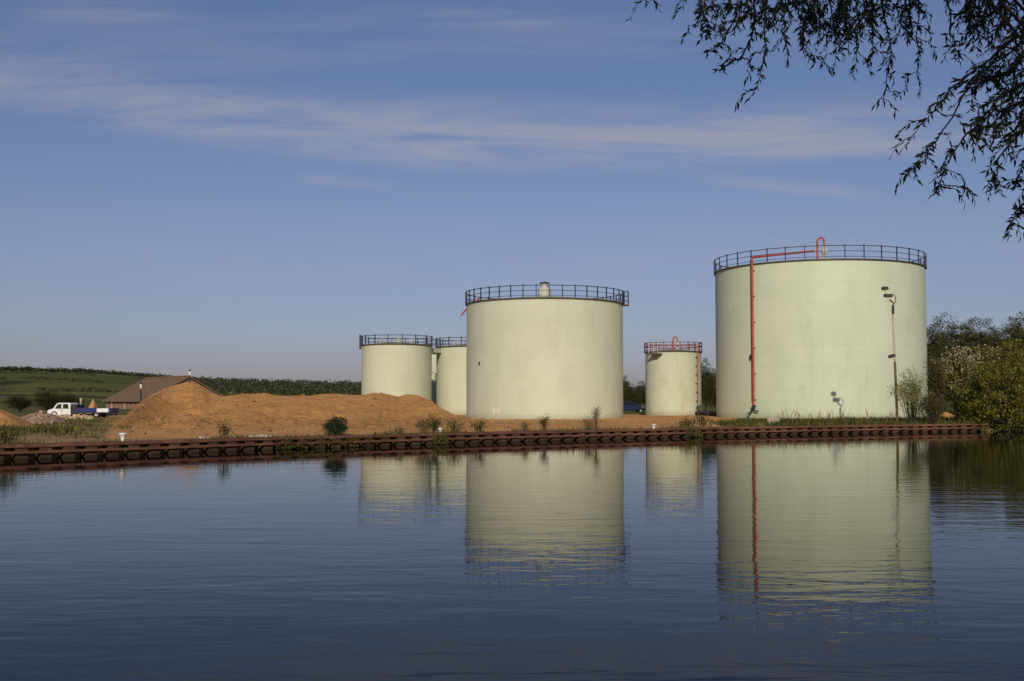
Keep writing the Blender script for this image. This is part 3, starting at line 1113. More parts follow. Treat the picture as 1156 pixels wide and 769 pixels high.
pts = [hx(1009.5, 343), hx(1011.3, 339), hx(1011, 335), hx(1008.5, 332.5), hx(1006, 332)]
m_.tube([(lean, 0, zt)] + [(x_, 0, z_) for x_, z_ in pts], 0.035, 8)
obj('bracket_arm', m_, M['polerust'], LP, smooth=True)


def flood(parent, x_, z_, w, tilt, name='floodlight', yaw=0.0):
    M3 = Matrix.Rotation(yaw, 3, 'Z') @ Matrix.Rotation(tilt, 3, 'Y')
    m_ = MB()
    prof = [(-w / 2, -0.05), (-w * 0.42, 0.1), (w * 0.3, 0.13), (w / 2, 0.02), (w * 0.42, -0.1), (-w * 0.3, -0.14)]
    tmp = MB().prism(prof, -0.17, 0.17)
    m_.add([Vector((x_, -0.05, z_)) + M3 @ Vector(v) for v in tmp.v], tmp.f)
    h = obj(name, m_, M['dark'], parent, bevel=0.012)
    g = MB()
    g.box(Vector((x_, -0.05, z_)) + M3 @ Vector((0, 0, -0.13)), (w * 0.55, 0.27, 0.02), m=M3)
    obj('lens', g, M['lampglass'], h)
    return h


x_, z_ = hx(1002.3, 334)
flood(LP, x_, z_, 0.62, 0.12)
x_, z_ = hx(998.8, 325.7)
flood(LP, x_, z_, 0.46, 0.1)
m_ = MB()
m_.tube([(x_ + 0.02, 0, z_ - 0.05), (x_ + 0.04, 0, z_ - 0.3), (x_ + 0.12, 0, z_ - 0.48)], 0.035, 6)
obj('lamp_stem', m_, M['palemetal'], LP, smooth=True)
m_ = MB()
p0, p1 = hx(1004, 338.5), hx(1009.5, 343)
m_.tube([(p0[0], -0.02, p0[1]), (p1[0], 0, p1[1])], [0.07, 0.05], 8)
obj('brace', m_, M['polerust'], LP, smooth=True)
x_, z_ = hx(1006.5, 402)
flood(LP, x_, z_, 0.48, -0.25, 'side_floodlight')

# ------------------------------------------------------------------ sand heaps
CREST = [(114, 490.5), (122, 488), (135, 475), (150, 463), (163, 451), (174, 444), (186, 438.5), (198, 434.5), (208, 432), (218, 431.5), (228, 436), (238, 444), (250, 447.5), (262, 446.2), (272, 444.8), (286, 444.5),
         (300, 443.6), (308, 445.6), (318, 447), (334, 446.8), (350, 447), (364, 445), (378, 444.6), (392, 445), (402, 446), (412, 445.4), (420, 443.2), (430, 443.4), (438, 445), (450, 447.8), (460, 444.8),
         (471, 445.8), (480, 449.5), (490, 455), (500, 461.5), (510, 467), (520, 471), (532, 473.2), (548, 475.5), (566, 477.5), (590, 479.5), (610, 481)]
FOOT = [(114, 491.2), (250, 490.3), (400, 488.5), (500, 485.5), (560, 484.3), (610, 483)]


def sand_heap():
    us = np.arange(114, 610.1, 1.3)
    vs, fs = [], []
    nF, nB = 46, 10
    for u in us:
        vc = interp(CREST, u)
        vf = interp(FOOT, u)
        rise = sum(max(0.0, min(1.0, (interp(FOOT, u + d) - interp(CREST, u + d)) / 56.0)) * w for d, w in
                   ((-28, .1), (-20, .12), (-12, .15), (-5, .13), (5, .13), (12, .15), (20, .12), (28, .1)))
        Yf = (EYE - GZ) * F / (vf - 452)
        x0 = (u - 578) / F
        yw = None
        Yc = Yf + 2 + 37 * rise ** 0.8
        zc = px(u, vc, Yc).z
        Yb = Yc + 2.5 + max(0, zc - GZ) * 1.7
        zf = GZ - 0.05
        for j in range(nF + 1):
            t = j / nF
            # apron then a steep face: more rows in the face
            tt = 1 - (1 - t) ** 1.9
            Y = Yf + (Yc - Yf) * tt
            apron = 0.16 * tt ** 0.9
            face = 0.84 * max(0.0, (tt - 0.74) / 0.26) ** 0.95
            k = apron + face
            k = k + (tt - k) * 0.12
            z = zf + (zc - zf) * k
            X = (u - 578) / F * Y
            env = math.sin(PI * min(1, tt * 1.02)) if tt < 0.98 else 0.06
            amp = (zc - zf)
            z += env * (0.22 * amp * fbm(X, Y * 0.6, 0.4, 4, 2.0) + 0.035 * amp * fbm(X, Y, 1.1, 3, 5.0))
            g = abs(mn.noise(Vector((X * 0.9 + 0.3 * mn.noise(Vector((X * 0.5, Y * 0.4, 0))), Y * 0.08, 4.0))))
            z -= env * 0.10 * amp * max(0, 0.25 - g) * 3
            vs.append((X, Y, z))
        for j in range(1, nB + 1):
            t = j / nB
            Y = Yc + (Yb - Yc) * t
            vs.append(((u - 578) / F * Y, Y, zc + (zf - 0.1 - zc) * t))
    n_ = nF + nB + 1
    for i in range(len(us) - 1):
        for j in range(n_ - 1):
            fs.append((i * n_ + j, (i + 1) * n_ + j, (i + 1) * n_ + j + 1, i * n_ + j + 1))
    m_ = MB()
    m_.v, m_.f = vs, fs
    o = obj('sand_heap', m_, M['sand'], smooth=True, angle=1.2)
    tag(o, 'long orange sand heap with a peak at its left, in front of the far tanks', 'sand heap', 'sand heaps in the yard')


sand_heap()
hm = bpy.data.objects['sand_heap'].data
hv = [v.co.copy() for v in hm.vertices]
rc = random.Random(17)
cl_ = MB()
for k in range(900):
    p = hv[rc.randrange(len(hv))]
    s_ = rc.uniform(0.03, 0.09) * (2.2 if rc.random() < 0.12 else 1)
    Rm = Matrix.Rotation(rc.random() * 6, 3, 'Z') @ Matrix.Rotation(rc.random() * 3, 3, 'X')
    cl_.box((p.x + rc.uniform(-0.2, 0.2), p.y, p.z), (s_ * 1.5, s_, s_ * 0.9), m=Rm)
for k in range(700):
    u = rc.uniform(130, 830)
    Y = rc.uniform(48, 92)
    q = px(u, 480, Y)
    if Y < wall_y(q.x) + 1.2 or math.hypot(q.x - x2, Y - y2) < r2 + 0.4 or math.hypot(q.x - x1, Y - y1) < r1 + 0.4:
        continue
    s_ = rc.uniform(0.03, 0.10) * (2.0 if rc.random() < 0.1 else 1)
    Rm = Matrix.Rotation(rc.random() * 6, 3, 'Z') @ Matrix.Rotation(rc.random() * 3, 3, 'X')
    cl_.box((q.x, Y, ground_z(q.x, Y) + s_ * 0.3), (s_ * 1.5, s_, s_ * 0.9), m=Rm)
M['clod'] = mat_simple('sand_clod', (0.40, 0.24, 0.11), (0.16, 0.085, 0.04), 0.8, 0.95)
tag(obj('clods', cl_, M['clod']), 'loose clods and stones scattered over the orange sand', 'clods', kind='stuff')


def small_heap(label, u, Y, wpx, vtop, seed, mat, depth=None, zb=None, rough=0.12):
    c = gz_at(u, Y)
    W = wpx / F * Y / 2
    Dp = depth or W
    Hh = px(u, vtop, Y).z - c.z
    vs, fs = [], []
    nr, na = 16, 48
    for i in range(nr + 1):
        for k in range(na):
            a_ = 2 * PI * k / na
            r_ = i / nr
            x_ = W * r_ * math.cos(a_)
            y_ = Dp * r_ * math.sin(a_)
            wob = 1 + 0.18 * mn.noise(Vector((math.cos(a_) * 1.4 + seed, math.sin(a_) * 1.4, 0)))
            z_ = Hh * max(-0.08, (1 - r_ ** 1.15)) + rough * Hh * fbm(x_, y_, 0.9, 4, seed) * (1 - r_) ** 0.4 * (1 if i < nr else 0)
            vs.append((x_ * wob, y_ * wob, z_ - 0.06))
    for i in range(nr):
        for k in range(na):
            l = (k + 1) % na
            fs.append((i * na + k, (i + 1) * na + k, (i + 1) * na + l, i * na + l))
    m_ = MB()
    m_.v, m_.f = vs, fs
    o = obj('sand_heap', m_, mat, smooth=True, angle=1.2)
    o.location = c
    return tag(o, label, 'sand heap', 'sand heaps in the yard')


small_heap('low orange sand heap cut off by the left edge, beside the rubble', -8, 62, 92, 457.5, 1.3, M['sand'], 3.2)
small_heap('small pointed sand pile beyond the blue truck bed, before the brick barn', 105, 122, 15, 449.5, 4.3, M['sand'], 1.4, rough=0.05)
small_heap('orange earth patch under the blossoming hawthorn', 1068, 93, 32, 464.5, 6.1, M['sand'], 2.0)

# rubble heap left of the truck
rng = random.Random(5)
m_ = MB()
for k in range(260):
    u = rng.gauss(45, 10)
    if not 22 < u < 66:
        continue
    Y = rng.uniform(76, 86)
    g = gz_at(u, Y)
    hmax = max(0.05, 0.8 * (1 - abs(u - 46) / 24) * (1 - abs(Y - 82) / 7))
    s = rng.uniform(0.1, 0.34)
    Rm = Matrix.Rotation(rng.random() * 6, 3, 'Z') @ Matrix.Rotation(rng.random() * 3, 3, 'X')
    m_.box((g.x, Y, g.z + rng.random() * hmax), (s * 1.4, s, s * 0.7), m=Rm)
m_.lathe([(2.0, -0.1), (1.4, 0.35), (0.7, 0.62), (0, 0.7)], c=gz_at(46, 82), n=18)
M['rubble'] = mat_simple('pink_brick_rubble', (0.40, 0.28, 0.2), (0.24, 0.14, 0.09), 1.8, 0.95, bstr=0.4)
tag(obj('rubble', m_, M['rubble']), 'pinkish broken brick rubble spread beside the white truck', 'rubble', kind='stuff')
# pale gravel in front of the truck
small = MB()
for k in range(200):
    u = rng.uniform(58, 104)
    Y = rng.uniform(93, 99)
    g = gz_at(u, Y)
    s = rng.uniform(0.08, 0.28)
    Rm = Matrix.Rotation(rng.random() * 6, 3, 'Z') @ Matrix.Rotation(rng.random() * 3, 3, 'X')
    small.box((g.x, Y, g.z + 0.02 + 0.25 * rng.random() * (1 if 60 < u < 76 or 84 < u < 98 else 0.3)), (s * 1.3, s, s * 0.7), m=Rm)
M['palestone'] = mat_simple('pale_sandstone', (0.55, 0.44, 0.27), (0.42, 0.31, 0.18), 3, 0.95)
tag(obj('gravel', small, M['palestone']), 'pale stone tipped on the grass below the truck', 'gravel', kind='stuff')

# pale slabs left lying on the quay
for (u, off, L_, lab) in ((233, 1.6, 0.55, 'short pale concrete slab lying at the foot of the big sand heap'),
                          (287, 1.4, 0.5, 'pale concrete slab lying right of the little sapling'),
                          (300, 1.5, 0.75, 'longest pale concrete slab lying on the quay'),
                          (873, 6.0, 0.8, 'pale block in the grass at the foot of the biggest tank')):
    for Y in np.arange(36, 90, 0.1):
        p = px(u, 480, Y)
        if Y > wall_y(p.x) + off:
            break
    p.z = ground_z(p.x, Y) + (0.06 if u < 800 else 0.2)
    m_ = MB()
    hgt = 0.12 if u < 800 else 0.42
    m_.box((0, 0, 0), (L_, 0.35, hgt))
    m_.v = [(a_ + 0.03 * rng.uniform(-1, 1), b_ + 0.03 * rng.uniform(-1, 1), c_ + 0.02 * rng.uniform(-1, 1)) for a_, b_, c_ in m_.v]
    o = obj('concrete_slab', m_, M['concrete'], bevel=0.02)
    o.location = p
    o.rotation_euler = (0.05, 0.04, rng.uniform(-0.3, 0.6))
    tag(o, lab, 'slab', 'concrete left lying about')

# ------------------------------------------------------------------ flatbed truck
tp = gz_at(93, 105)
TR = thing('flatbed_truck', 'white double cab truck with blue drop side bed parked beyond the rubble', 'truck', tp, math.radians(176))
TR.scale = (0.92, 0.92, 0.92)
# local x forward, y left, z up
TZ = -0.12
cab = [(3.3, 0.35), (3.32, 0.78), (3.15, 0.92), (2.75, 1.0), (2.35, 1.52), (2.15, 1.62), (1.0, 1.62), (0.88, 1.5), (0.85, 0.35)]
m_ = MB().prism([(a_, b_ + TZ) for a_, b_ in cab], -0.88, 0.88)
cb = obj('cab', m_, M['truckwhite'], TR, bevel=0.05)
for sy in (-1, 1):
    for poly in ([(2.5, 1.02), (2.22, 1.47), (1.82, 1.5), (1.82, 1.02)], [(1.66, 1.02), (1.66, 1.5), (1.12, 1.5), (1.05, 1.02)]):
        g = MB().prism([(a_, b_ + TZ) for a_, b_ in poly], sy * 0.875, sy * 0.89)
        obj('side_window', g, M['glass'], cb)
    g = MB().box((3.28, sy * 0.68, 0.72 + TZ), (0.1, 0.28, 0.16))
    obj('headlight', g, M['lampglass'], TR)
    for xx in (1.75,):
        g = MB().box((xx, sy * 0.888, 0.72 + TZ), (0.03, 0.012, 0.72))
        obj('door_gap', g, M['dark'], cb)
g = MB().add([(2.80, -0.72, 1.03 + TZ), (2.80, 0.72, 1.03 + TZ), (2.41, 0.66, 1.50 + TZ), (2.41, -0.66, 1.50 + TZ), (2.77, -0.72, 1.0 + TZ), (2.77, 0.72, 1.0 + TZ), (2.38, 0.66, 1.47 + TZ), (2.38, -0.66, 1.47 + TZ)],
              [(0, 1, 2, 3), (7, 6, 5, 4), (0, 4, 5, 1), (1, 5, 6, 2), (2, 6, 7, 3), (3, 7, 4, 0)])
obj('windscreen', g, M['glass'], cb)
obj('bumper', MB().box((3.34, 0, 0.42 + TZ), (0.12, 1.7, 0.2)), M['dark'], TR, bevel=0.02)
obj('chassis', MB().box((-0.4, 0, 0.42 + TZ), (6.3, 0.9, 0.16)), M['dark'], TR)
obj('headboard', MB().box((0.45, 0, 1.02 + TZ), (0.5, 1.78, 0.85)), M['dark'], TR, bevel=0.02)
obj('deck', MB().box((-1.55, 0, 0.62 + TZ), (3.5, 1.9, 0.1)), M['dark'], TR)
for sy in (-1, 1):
    obj('side_panel', MB().box((-0.87, sy * 0.97, 0.88 + TZ), (2.1, 0.05, 0.44)), M['truckblue'], TR, bevel=0.01)
    obj('rear_side_panel', MB().box((-2.53, sy * 0.97, 0.86 + TZ), (1.15, 0.05, 0.38)), M['truckwhite'], TR, bevel=0.01)
obj('tailgate', MB().box((-3.3, 0, 0.86 + TZ), (0.28, 1.9, 0.44)), M['truckblue'], TR, bevel=0.01)


def wheel(parent, x_, y_, z_, R, w):
    Rm = Matrix.Rotation(PI / 2, 3, 'X')
    t = MB().lathe([(R * 0.6, -w / 2), (R * 0.93, -w / 2), (R, -w * 0.35), (R, w * 0.35), (R * 0.93, w / 2), (R * 0.6, w / 2)], c=(x_, y_, z_), n=24, m=Rm)
    t.f = [f for f in t.f if len(f) == 4]
    wo = obj('wheel', MB().lathe([(0.0, -w * 0.42), (R * 0.18, -w * 0.42), (R * 0.2, -w * 0.3), (R * 0.6, -w * 0.38), (R * 0.6, w * 0.38), (R * 0.2, w * 0.3), (R * 0.18, w * 0.42), (0.0, w * 0.42)], c=(x_, y_, z_), n=20, m=Rm), M['steelrim'], parent, smooth=True)
    obj('tyre', t, M['tyre'], wo, smooth=True)


for x_ in (2.55, -1.9):
    for sy in (-0.78, 0.78):
        wheel(TR, x_, sy, 0.33, 0.33, 0.24)

# ------------------------------------------------------------------ parked car
cp = gz_at(711, 150)
CA = thing('parked_car', 'dark blue parked car seen between the middle tank and the small tank', 'car', cp, math.radians(8))
body = [(-2.0, 0.3), (-2.08, 0.75), (-1.95, 0.9), (-1.0, 0.95), (1.0, 0.93), (1.75, 0.85), (2.05, 0.68), (2.08, 0.3)]
bo = obj('body', MB().prism(body, -0.82, 0.82), M['carblue'], CA, bevel=0.06)
cabp = [(-1.85, 0.9), (-1.45, 1.38), (-1.1, 1.46), (0.1, 1.46), (0.4, 1.38), (1.15, 0.9)]
obj('roof', MB().prism(cabp, -0.7, 0.7), M['carblue'], bo, bevel=0.05)
for sy in (-1, 1):
    for poly in ([(-1.55, 0.95), (-1.25, 1.36), (-0.5, 1.38), (-0.5, 0.95)], [(-0.4, 0.95), (-0.4, 1.38), (0.22, 1.36), (0.85, 0.95)]):
        obj('side_window', MB().prism(poly, sy * 0.695, sy * 0.71), M['glass'], CA)
    obj('headlight', MB().box((2.0, sy * 0.6, 0.68), (0.14, 0.34, 0.16)), M['lampglass'], CA, bevel=0.02)
    obj('mirror', MB().box((0.75, sy * 0.88, 0.98), (0.12, 0.18, 0.13)), M['carblue'], CA, bevel=0.02)
    for x_ in (1.3, -1.3):
        wheel(CA, x_, sy * 0.74, 0.31, 0.31, 0.2)
obj('windscreen', MB().add([(0.48, -0.6, 1.37), (0.48, 0.6, 1.37), (1.13, 0.66, 0.95), (1.13, -0.66, 0.95), (0.44, -0.6, 1.33), (0.44, 0.6, 1.33), (1.09, 0.66, 0.91), (1.09, -0.66, 0.91)],
                          [(3, 2, 1, 0), (4, 5, 6, 7), (0, 1, 5, 4), (1, 2, 6, 5), (2, 3, 7, 6), (3, 0, 4, 7)]), M['glass'], CA)

# white marker post by the small tank, pale post by the truck, slim dark lamp posts behind the heap
m_ = MB()
g = gz_at(726, 128)
m_.tube([(0, 0, -0.1), (0, 0, 0.6)], 0.06, 8)
mk = thing('marker_post', 'short post with a white round head left of the small tank', 'post', g)
obj('pole', m_, M['dark'], mk)
m_ = MB()
m_.lathe([(0.05, 0.6), (0.15, 0.66), (0.18, 0.9), (0.15, 1.1), (0.0, 1.15)], n=14)
obj('head', m_, M['white'], mk, smooth=True)
g = gz_at(91, 118)
m_ = MB()
zt_ = px(91, 449.5, 118).z - g.z
m_.lathe([(0.1, -0.1), (0.1, zt_ * 0.8), (0.14, zt_ * 0.84), (0.12, zt_), (0, zt_ + 0.03)], n=12)
o = obj('gate_post', m_, M['concrete'], smooth=True)
o.location = g
tag(o, 'pale stone gate post standing behind the truck bed', 'post')
for (u, vt, vb, Y, lab) in ((158.5, 431.5, 470, 112, 'slim dark lamp post with pale head at the left shoulder of the big sand heap'),
                            (213.5, 417.0, 470, 116, 'slim dark lamp post with pale band rising behind the peak of the sand heap')):
    g = gz_at(u, Y)
    h_ = px(u, vt, Y).z - g.z
    r = thing('lamp_post', lab, 'lamp post', g, 0, 'slim posts behind the sand heap')
    m_ = MB()
    m_.tube([(0, 0, -0.1), (0, 0, h_ * 0.5), (0, 0, h_ - 0.3)], [0.11, 0.10, 0.07], 10)
    obj('pole', m_, M['dark'], r, smooth=True)
    m_ = MB()
    m_.lathe([(0.07, h_ - 0.65), (0.1, h_ - 0.6), (0.1, h_ - 0.25), (0.07, h_ - 0.2)], n=12)
    obj('lamp_head', m_, M['white'], r, smooth=True)
    m_ = MB()
    m_.lathe([(0.1, h_ - 0.2), (0.12, h_ - 0.1), (0.05, h_), (0, h_)], n=12)
    obj('cap', m_, M['dark'], r, smooth=True)

# ------------------------------------------------------------------ brick barn
def barn():
    # gable peak and eaves laid out in world space, ridge running away to the left
    pk = Vector((px(213, 425, 200).x, 200, 0))
    le = Vector((px(165, 427, 216).x, 216, 0))
    ax = (le - pk).normalized()
    Lr = (le - pk).length
    root = thing('brick_barn', 'long low red brick barn with brown tiled gable roof behind the sand heap', 'barn', (pk.x, pk.y, 0.55), math.atan2(ax.y, ax.x))
    hz = px(213, 425, 200).z - 0.55
    w, ez = 8.0, 1.75
    # local x along ridge away from gable, local y: left of x
    for s in (-1, 1):
        m_ = MB()
        m_.box((Lr / 2, s * (w - 0.4), ez / 2 - 0.2), (Lr - 0.6, 0.4, ez + 0.4))
        wl = obj('wall', m_, M['brick'], root)
        for k in range(9):
            xx = 1.3 + k * (Lr - 2.6) / 8
            b = MB().box((xx, s * (w - 0.16), ez / 2 - 0.1), (0.55, 0.12, ez * 0.86))
            obj('pilaster', b, M['concrete'] if k % 3 == 1 else M['brick'], wl)
    for xx in (0.3, Lr - 0.3):
        m_ = MB()
        pr = [(-w + 0.3, -0.3), (w - 0.3, -0.3), (w - 0.3, ez - 0.05), (0, hz - 0.35), (-w + 0.3, ez - 0.05)]
        n = len(pr)
        vs = [(xx - 0.2, a_, b_) for a_, b_ in pr] + [(xx + 0.2, a_, b_) for a_, b_ in pr]
        fs = [tuple(range(n)), tuple(range(2 * n - 1, n - 1, -1))] + [((i + 1) % n, i, n + i, n + (i + 1) % n) for i in range(n)]
        m_.add(vs, fs)
        obj('gable_wall', m_, M['brick'], root)
    for s in (-1, 1):
        m_ = MB()
        pr = [(0, hz), (s * (w + 0.4), ez - 0.18), (s * (w + 0.4), ez - 0.36), (0, hz - 0.2)]
        vs = [(-0.35, a_, b_) for a_, b_ in pr] + [(Lr + 0.35, a_, b_) for a_, b_ in pr]
        m_.add(vs, [(0, 1, 2, 3), (7, 6, 5, 4), (0, 4, 5, 1), (1, 5, 6, 2), (2, 6, 7, 3), (3, 7, 4, 0)])
        obj('roof_slope', m_, M['rooftile'], root)
    m_ = MB().tube([(-0.4, 0, hz + 0.04), (Lr + 0.4, 0, hz + 0.04)], 0.14, 8)
    obj('ridge', m_, M['rooftile'], root, smooth=True)


barn()

# ------------------------------------------------------------------ trees
wood = [(1054, 369, 132, 34), (1079, 358, 138, 34), (1104, 361, 134, 34), (1124, 371, 140, 30), (1141, 362, 133, 34), (1160, 355, 137, 38), (1190, 352, 140, 40),
        (1225, 356, 138, 40), (1066, 384, 120, 30), (1096, 388, 118, 32), (1128, 386, 119, 32), (1160, 380, 120, 36)]
wlab = ['dark tree of the back wood touching the right edge of the biggest tank', 'tallest dark tree of the back wood just right of the biggest tank', 'dark round tree of the back wood above the hawthorn',
        'lower dark tree of the back wood at the dip in the treetops', 'dark tree of the back wood right of the treetop dip', 'tall dark tree of the back wood at the right edge of the photo',
        'dark tree of the back wood just beyond the right edge', 'outermost dark tree of the back wood on the right', 'low front tree of the back wood behind the brown thicket',
        'low front tree of the back wood above the hawthorn blossom', 'low front tree of the back wood above the leaning bank tree', 'low front tree of the back wood at the right frame edge']
protos = []
for i, sd_ in enumerate((11, 23, 37)):
    protos.append((9.0, 3.2, 1.2, sd_))
made = []
for i, (u, vt, Y, wp) in enumerate(wood):
    g = gz_at(u, Y)
    H_ = px(u, vt, Y).z - g.z
    W_ = wp / F * Y
    if i < 3:
        t = make_tree('woodland_tree', wlab[i], 'tree', g, H_, W_ * 0.62, 1.0, 11 + i * 13, M['leaf_wood'], 300, 56, 0.21, 0.4, 'trees of the wood behind the tanks', 0.2, 0.55)
        made.append((t, H_, W_))
    else:
        src, h0, w0 = made[i % 3]
        t = copy_tree(src)
        t.location = g
        t.scale = (W_ / w0, W_ / w0, H_ / h0)
        t.rotation_euler = (0, 0, 1.1 * i)
        t['label'] = wlab[i]
mid = [(703, 428, 178, 16, 'far tree beside the right edge of the middle tank'), (714, 435, 170, 15, 'low far tree above the blue car'), (724, 431, 182, 16, 'far tree touching the left edge of the small tank'),
       (797, 411, 150, 20, 'far dark tree just right of the small tank'), (811, 418, 156, 22, 'far dark tree beside the left edge of the biggest tank')]
for i, (u, vt, Y, wp, lab) in enumerate(mid):
    g = gz_at(u, Y)
    H_ = px(u, vt, Y).z - g.z
    W_ = wp / F * Y
    src, h0, w0 = made[i % 3]
    t = copy_tree(src)
    t.location = g
    t.scale = (W_ / w0, W_ / w0, H_ / h0)
    t.rotation_euler = (0, 0, 0.7 + 1.3 * i)
    t['label'] = lab
    t['group'] = 'far trees between the tanks'
for i, (u, vt, Y, wp, lab) in enumerate(((54, 440, 140, 22, 'dark round tree behind the white truck cab'), (73, 444.5, 146, 26, 'lower dark tree behind the truck headboard'), (22, 447, 150, 22, 'small dark tree left of the truck'))):
    g = gz_at(u, Y)
    H_ = px(u, vt, Y).z - g.z
    W_ = wp / F * Y
    src, h0, w0 = made[(i + 1) % 3]
    t = copy_tree(src)
    t.location = g
    t.scale = (W_ / w0, W_ / w0, H_ / h0)
    t.rotation_euler = (0, 0, 2.7 + 1.3 * i)
    t['label'] = lab
    t['group'] = 'dark trees behind the truck'

# hawthorn with blossom
g = gz_at(1081, 84)
make_tree('hawthorn_tree', 'hawthorn with cream blossom above the red wall end', 'tree', g, px(1081, 395, 84).z - g.z, 1.55, 1.9, 51, M['leaf_tree'], 120, 50, 0.15, 0.22, None, 0.09, 0.5, (3600, (-0.6, -0.6, 0.4)))
g = gz_at(1120, 90)
make_tree('hawthorn_tree', 'second hawthorn with sparse blossom above the leaning bank tree', 'tree', g, px(1120, 392, 90).z - g.z, 2.2, 1.3, 57, M['leaf_tree'], 160, 50, 0.16, 0.3, None, 0.09, 0.5, (1500, (-0.3, -0.5, 0.8)))
# big tree leaning over the water
p = px(1138, 478, 79.4)
g = Vector((p.x, 79.4, 0.1))
t = make_tree('bank_tree', 'broad green tree drooping to the water at the right edge', 'tree', g, px(1138, 396, 79.4).z - g.z, 3.15, -2.6, 71, M['leaf_tree'], 210, 95, 0.19, 0.27, None, 0.16, 0.5, inner=0.5, droop=0.3, zmin=0.04 - g.z)
p = px(1174, 478, 81.0)
g = Vector((p.x, 81.0, 0.1))
make_tree('bank_tree', 'green tree on the bank cut by the right edge of the photo', 'tree', g, px(1174, 404, 81.0).z - g.z, 3.0, -2.2, 77, M['leaf_tree'], 150, 90, 0.17, 0.27, None, 0.16, 0.5, inner=0.5, droop=0.3, zmin=0.04 - g.z)
# bushes round the lamp pole and wall end
g = gz_at(1030, 79)
make_shrub('airy_bush', 'airy pale leaved bush growing against the lamp pole', g, 3.0, px(1030, 416, 79).z - g.z, 81, M['leaf_pale'], 4200, 0.135, 26, airy=True)
g = gz_at(1059, 80.5)
make_shrub('brown_thicket', 'tall olive brown thicket between the biggest tank and the hawthorn', g, 1.7, px(1059, 393, 80.5).z - g.z, 83, M['leaf_brown'], 6000, 0.14, 18)
g = gz_at(1051, 77.4)
make_shrub('bank_bush', 'dense olive bush spilling over the red wall right of lamp pole', g, 2.2, 2.4, 85, M['leaf_brown'], 2600, 0.13, 16)
for i, (u, Y, W_, vt, lab) in enumerate(((1100, 82, 2.6, 452, 'low green bush under the hawthorn trunk'), (1088, 86, 2.0, 440, 'green undergrowth bush beside the hawthorn trunk'), (1108, 79.6, 2.2, 452, 'green bush hanging over the end of the red wall'))):
    g = gz_at(u, Y)
    make_shrub('bank_bush', lab, g, W_, px(u, vt, Y).z - g.z, 90 + i, M['leaf_tree'], 2400, 0.15, 14)

# round bush and scrub along the quay
def on_quay(u, off):
    for Y in np.arange(30, 90, 0.05):
        p = px(u, 480, Y)
        if Y > wall_y(p.x) + off:
            break
    return Vector((p.x, Y, ground_z(p.x, Y)))


g = on_quay(379, 1.6)
rng_ = np.random.default_rng(3)
bush = thing('round_bush', 'round dark green bush on the quay before the long sand heap', 'shrub', g)
Hb = px(379, 472.5, g.y).z - g.z
cc = clumps(rng_, 130, (0.62, 0.6, Hb * 0.55), 3.3, 0.3, 0.25)
cc[:, 2] += Hb * 0.5
pts_, _ = crown_points(rng_, cc, 26, (0.09, 0.09, 0.07))
pts_[:, 2] = np.abs(pts_[:, 2])
v, q = leaf_quads(rng_, pts_, 0.075, 0.04, 0.8)
obj_np('leaves', v, q, M['leaf_bush'], bush)
m_ = MB()
for k in range(9):
    e = Vector(cc[k * 7])
    m_.tube([(0.05 * math.cos(k), 0.05 * math.sin(k), -0.05), e * 0.5, e], [0.025, 0.018, 0.006], 5)
obj('stems', m_, M['bark'], bush)

scrub = [(372, 1.1, 0.35, 0.25, 'leaf_bush', 'small dark tuft left of the round bush'), (254, 1.0, 0.45, 0.85, 'leaf_bush', 'little upright sapling on the quay before the sand heap peak'),
         (480, 2.2, 1.2, 0.75, 'leaf_weed', 'leftmost scrub bush by the bollard left of the middle tank'), (492, 2.6, 1.3, 0.9, 'leaf_bush', 'tallest scrub bush behind the bollard left of the middle tank'),
         (512, 2.2, 1.5, 0.75, 'leaf_weed', 'scrub bush right of the bollard left of the middle tank'), (541, 2.0, 0.9, 0.75, 'leaf_bush', 'weedy clump at the left foot of the middle tank'),
         (446, 1.5, 0.8, 0.35, 'leaf_weed', 'low weed patch under the leftmost far tank'), (592, 1.8, 0.7, 0.5, 'leaf_dry', 'dry weed tuft before the middle tank'),
         (614.5, 2.2, 0.55, 0.95, 'leaf_bush', 'spindly green weed standing before the middle of the tank'), (664, 2.6, 1.5, 0.7, 'leaf_dry', 'dry brown scrub at the right foot of the middle tank'),
         (673, 3.0, 0.5, 1.5, 'leaf_dry', 'tall dry stalk at the right foot of the middle tank'), (780, 1.6, 1.0, 0.7, 'leaf_bush', 'green plant on the quay edge under the thin red pipe'),
         (792, 3.2, 1.3, 0.7, 'leaf_bush', 'reddish green plant beside the left foot of the biggest tank'), (770, 3.0, 0.7, 0.4, 'leaf_weed', 'low weed on the sand right of the white bollard'),
         (6, 1.6, 1.1, 0.75, 'leaf_weed', 'green scrub at the left edge of the quay'), (-8, 1.6, 1.4, 0.9, 'leaf_weed', 'green scrub just off the left end of the quay')]
for i, (u, off, W_, H_, lf, lab) in enumerate(scrub):
    make_shrub('scrub', lab, on_quay(u, off), W_, H_, 120 + i, M[lf], int(160 + 420 * W_ * H_), 0.09 if H_ > 0.3 else 0.06, max(4, int(7 * W_)), 'shrub', 'scrub along the quay')


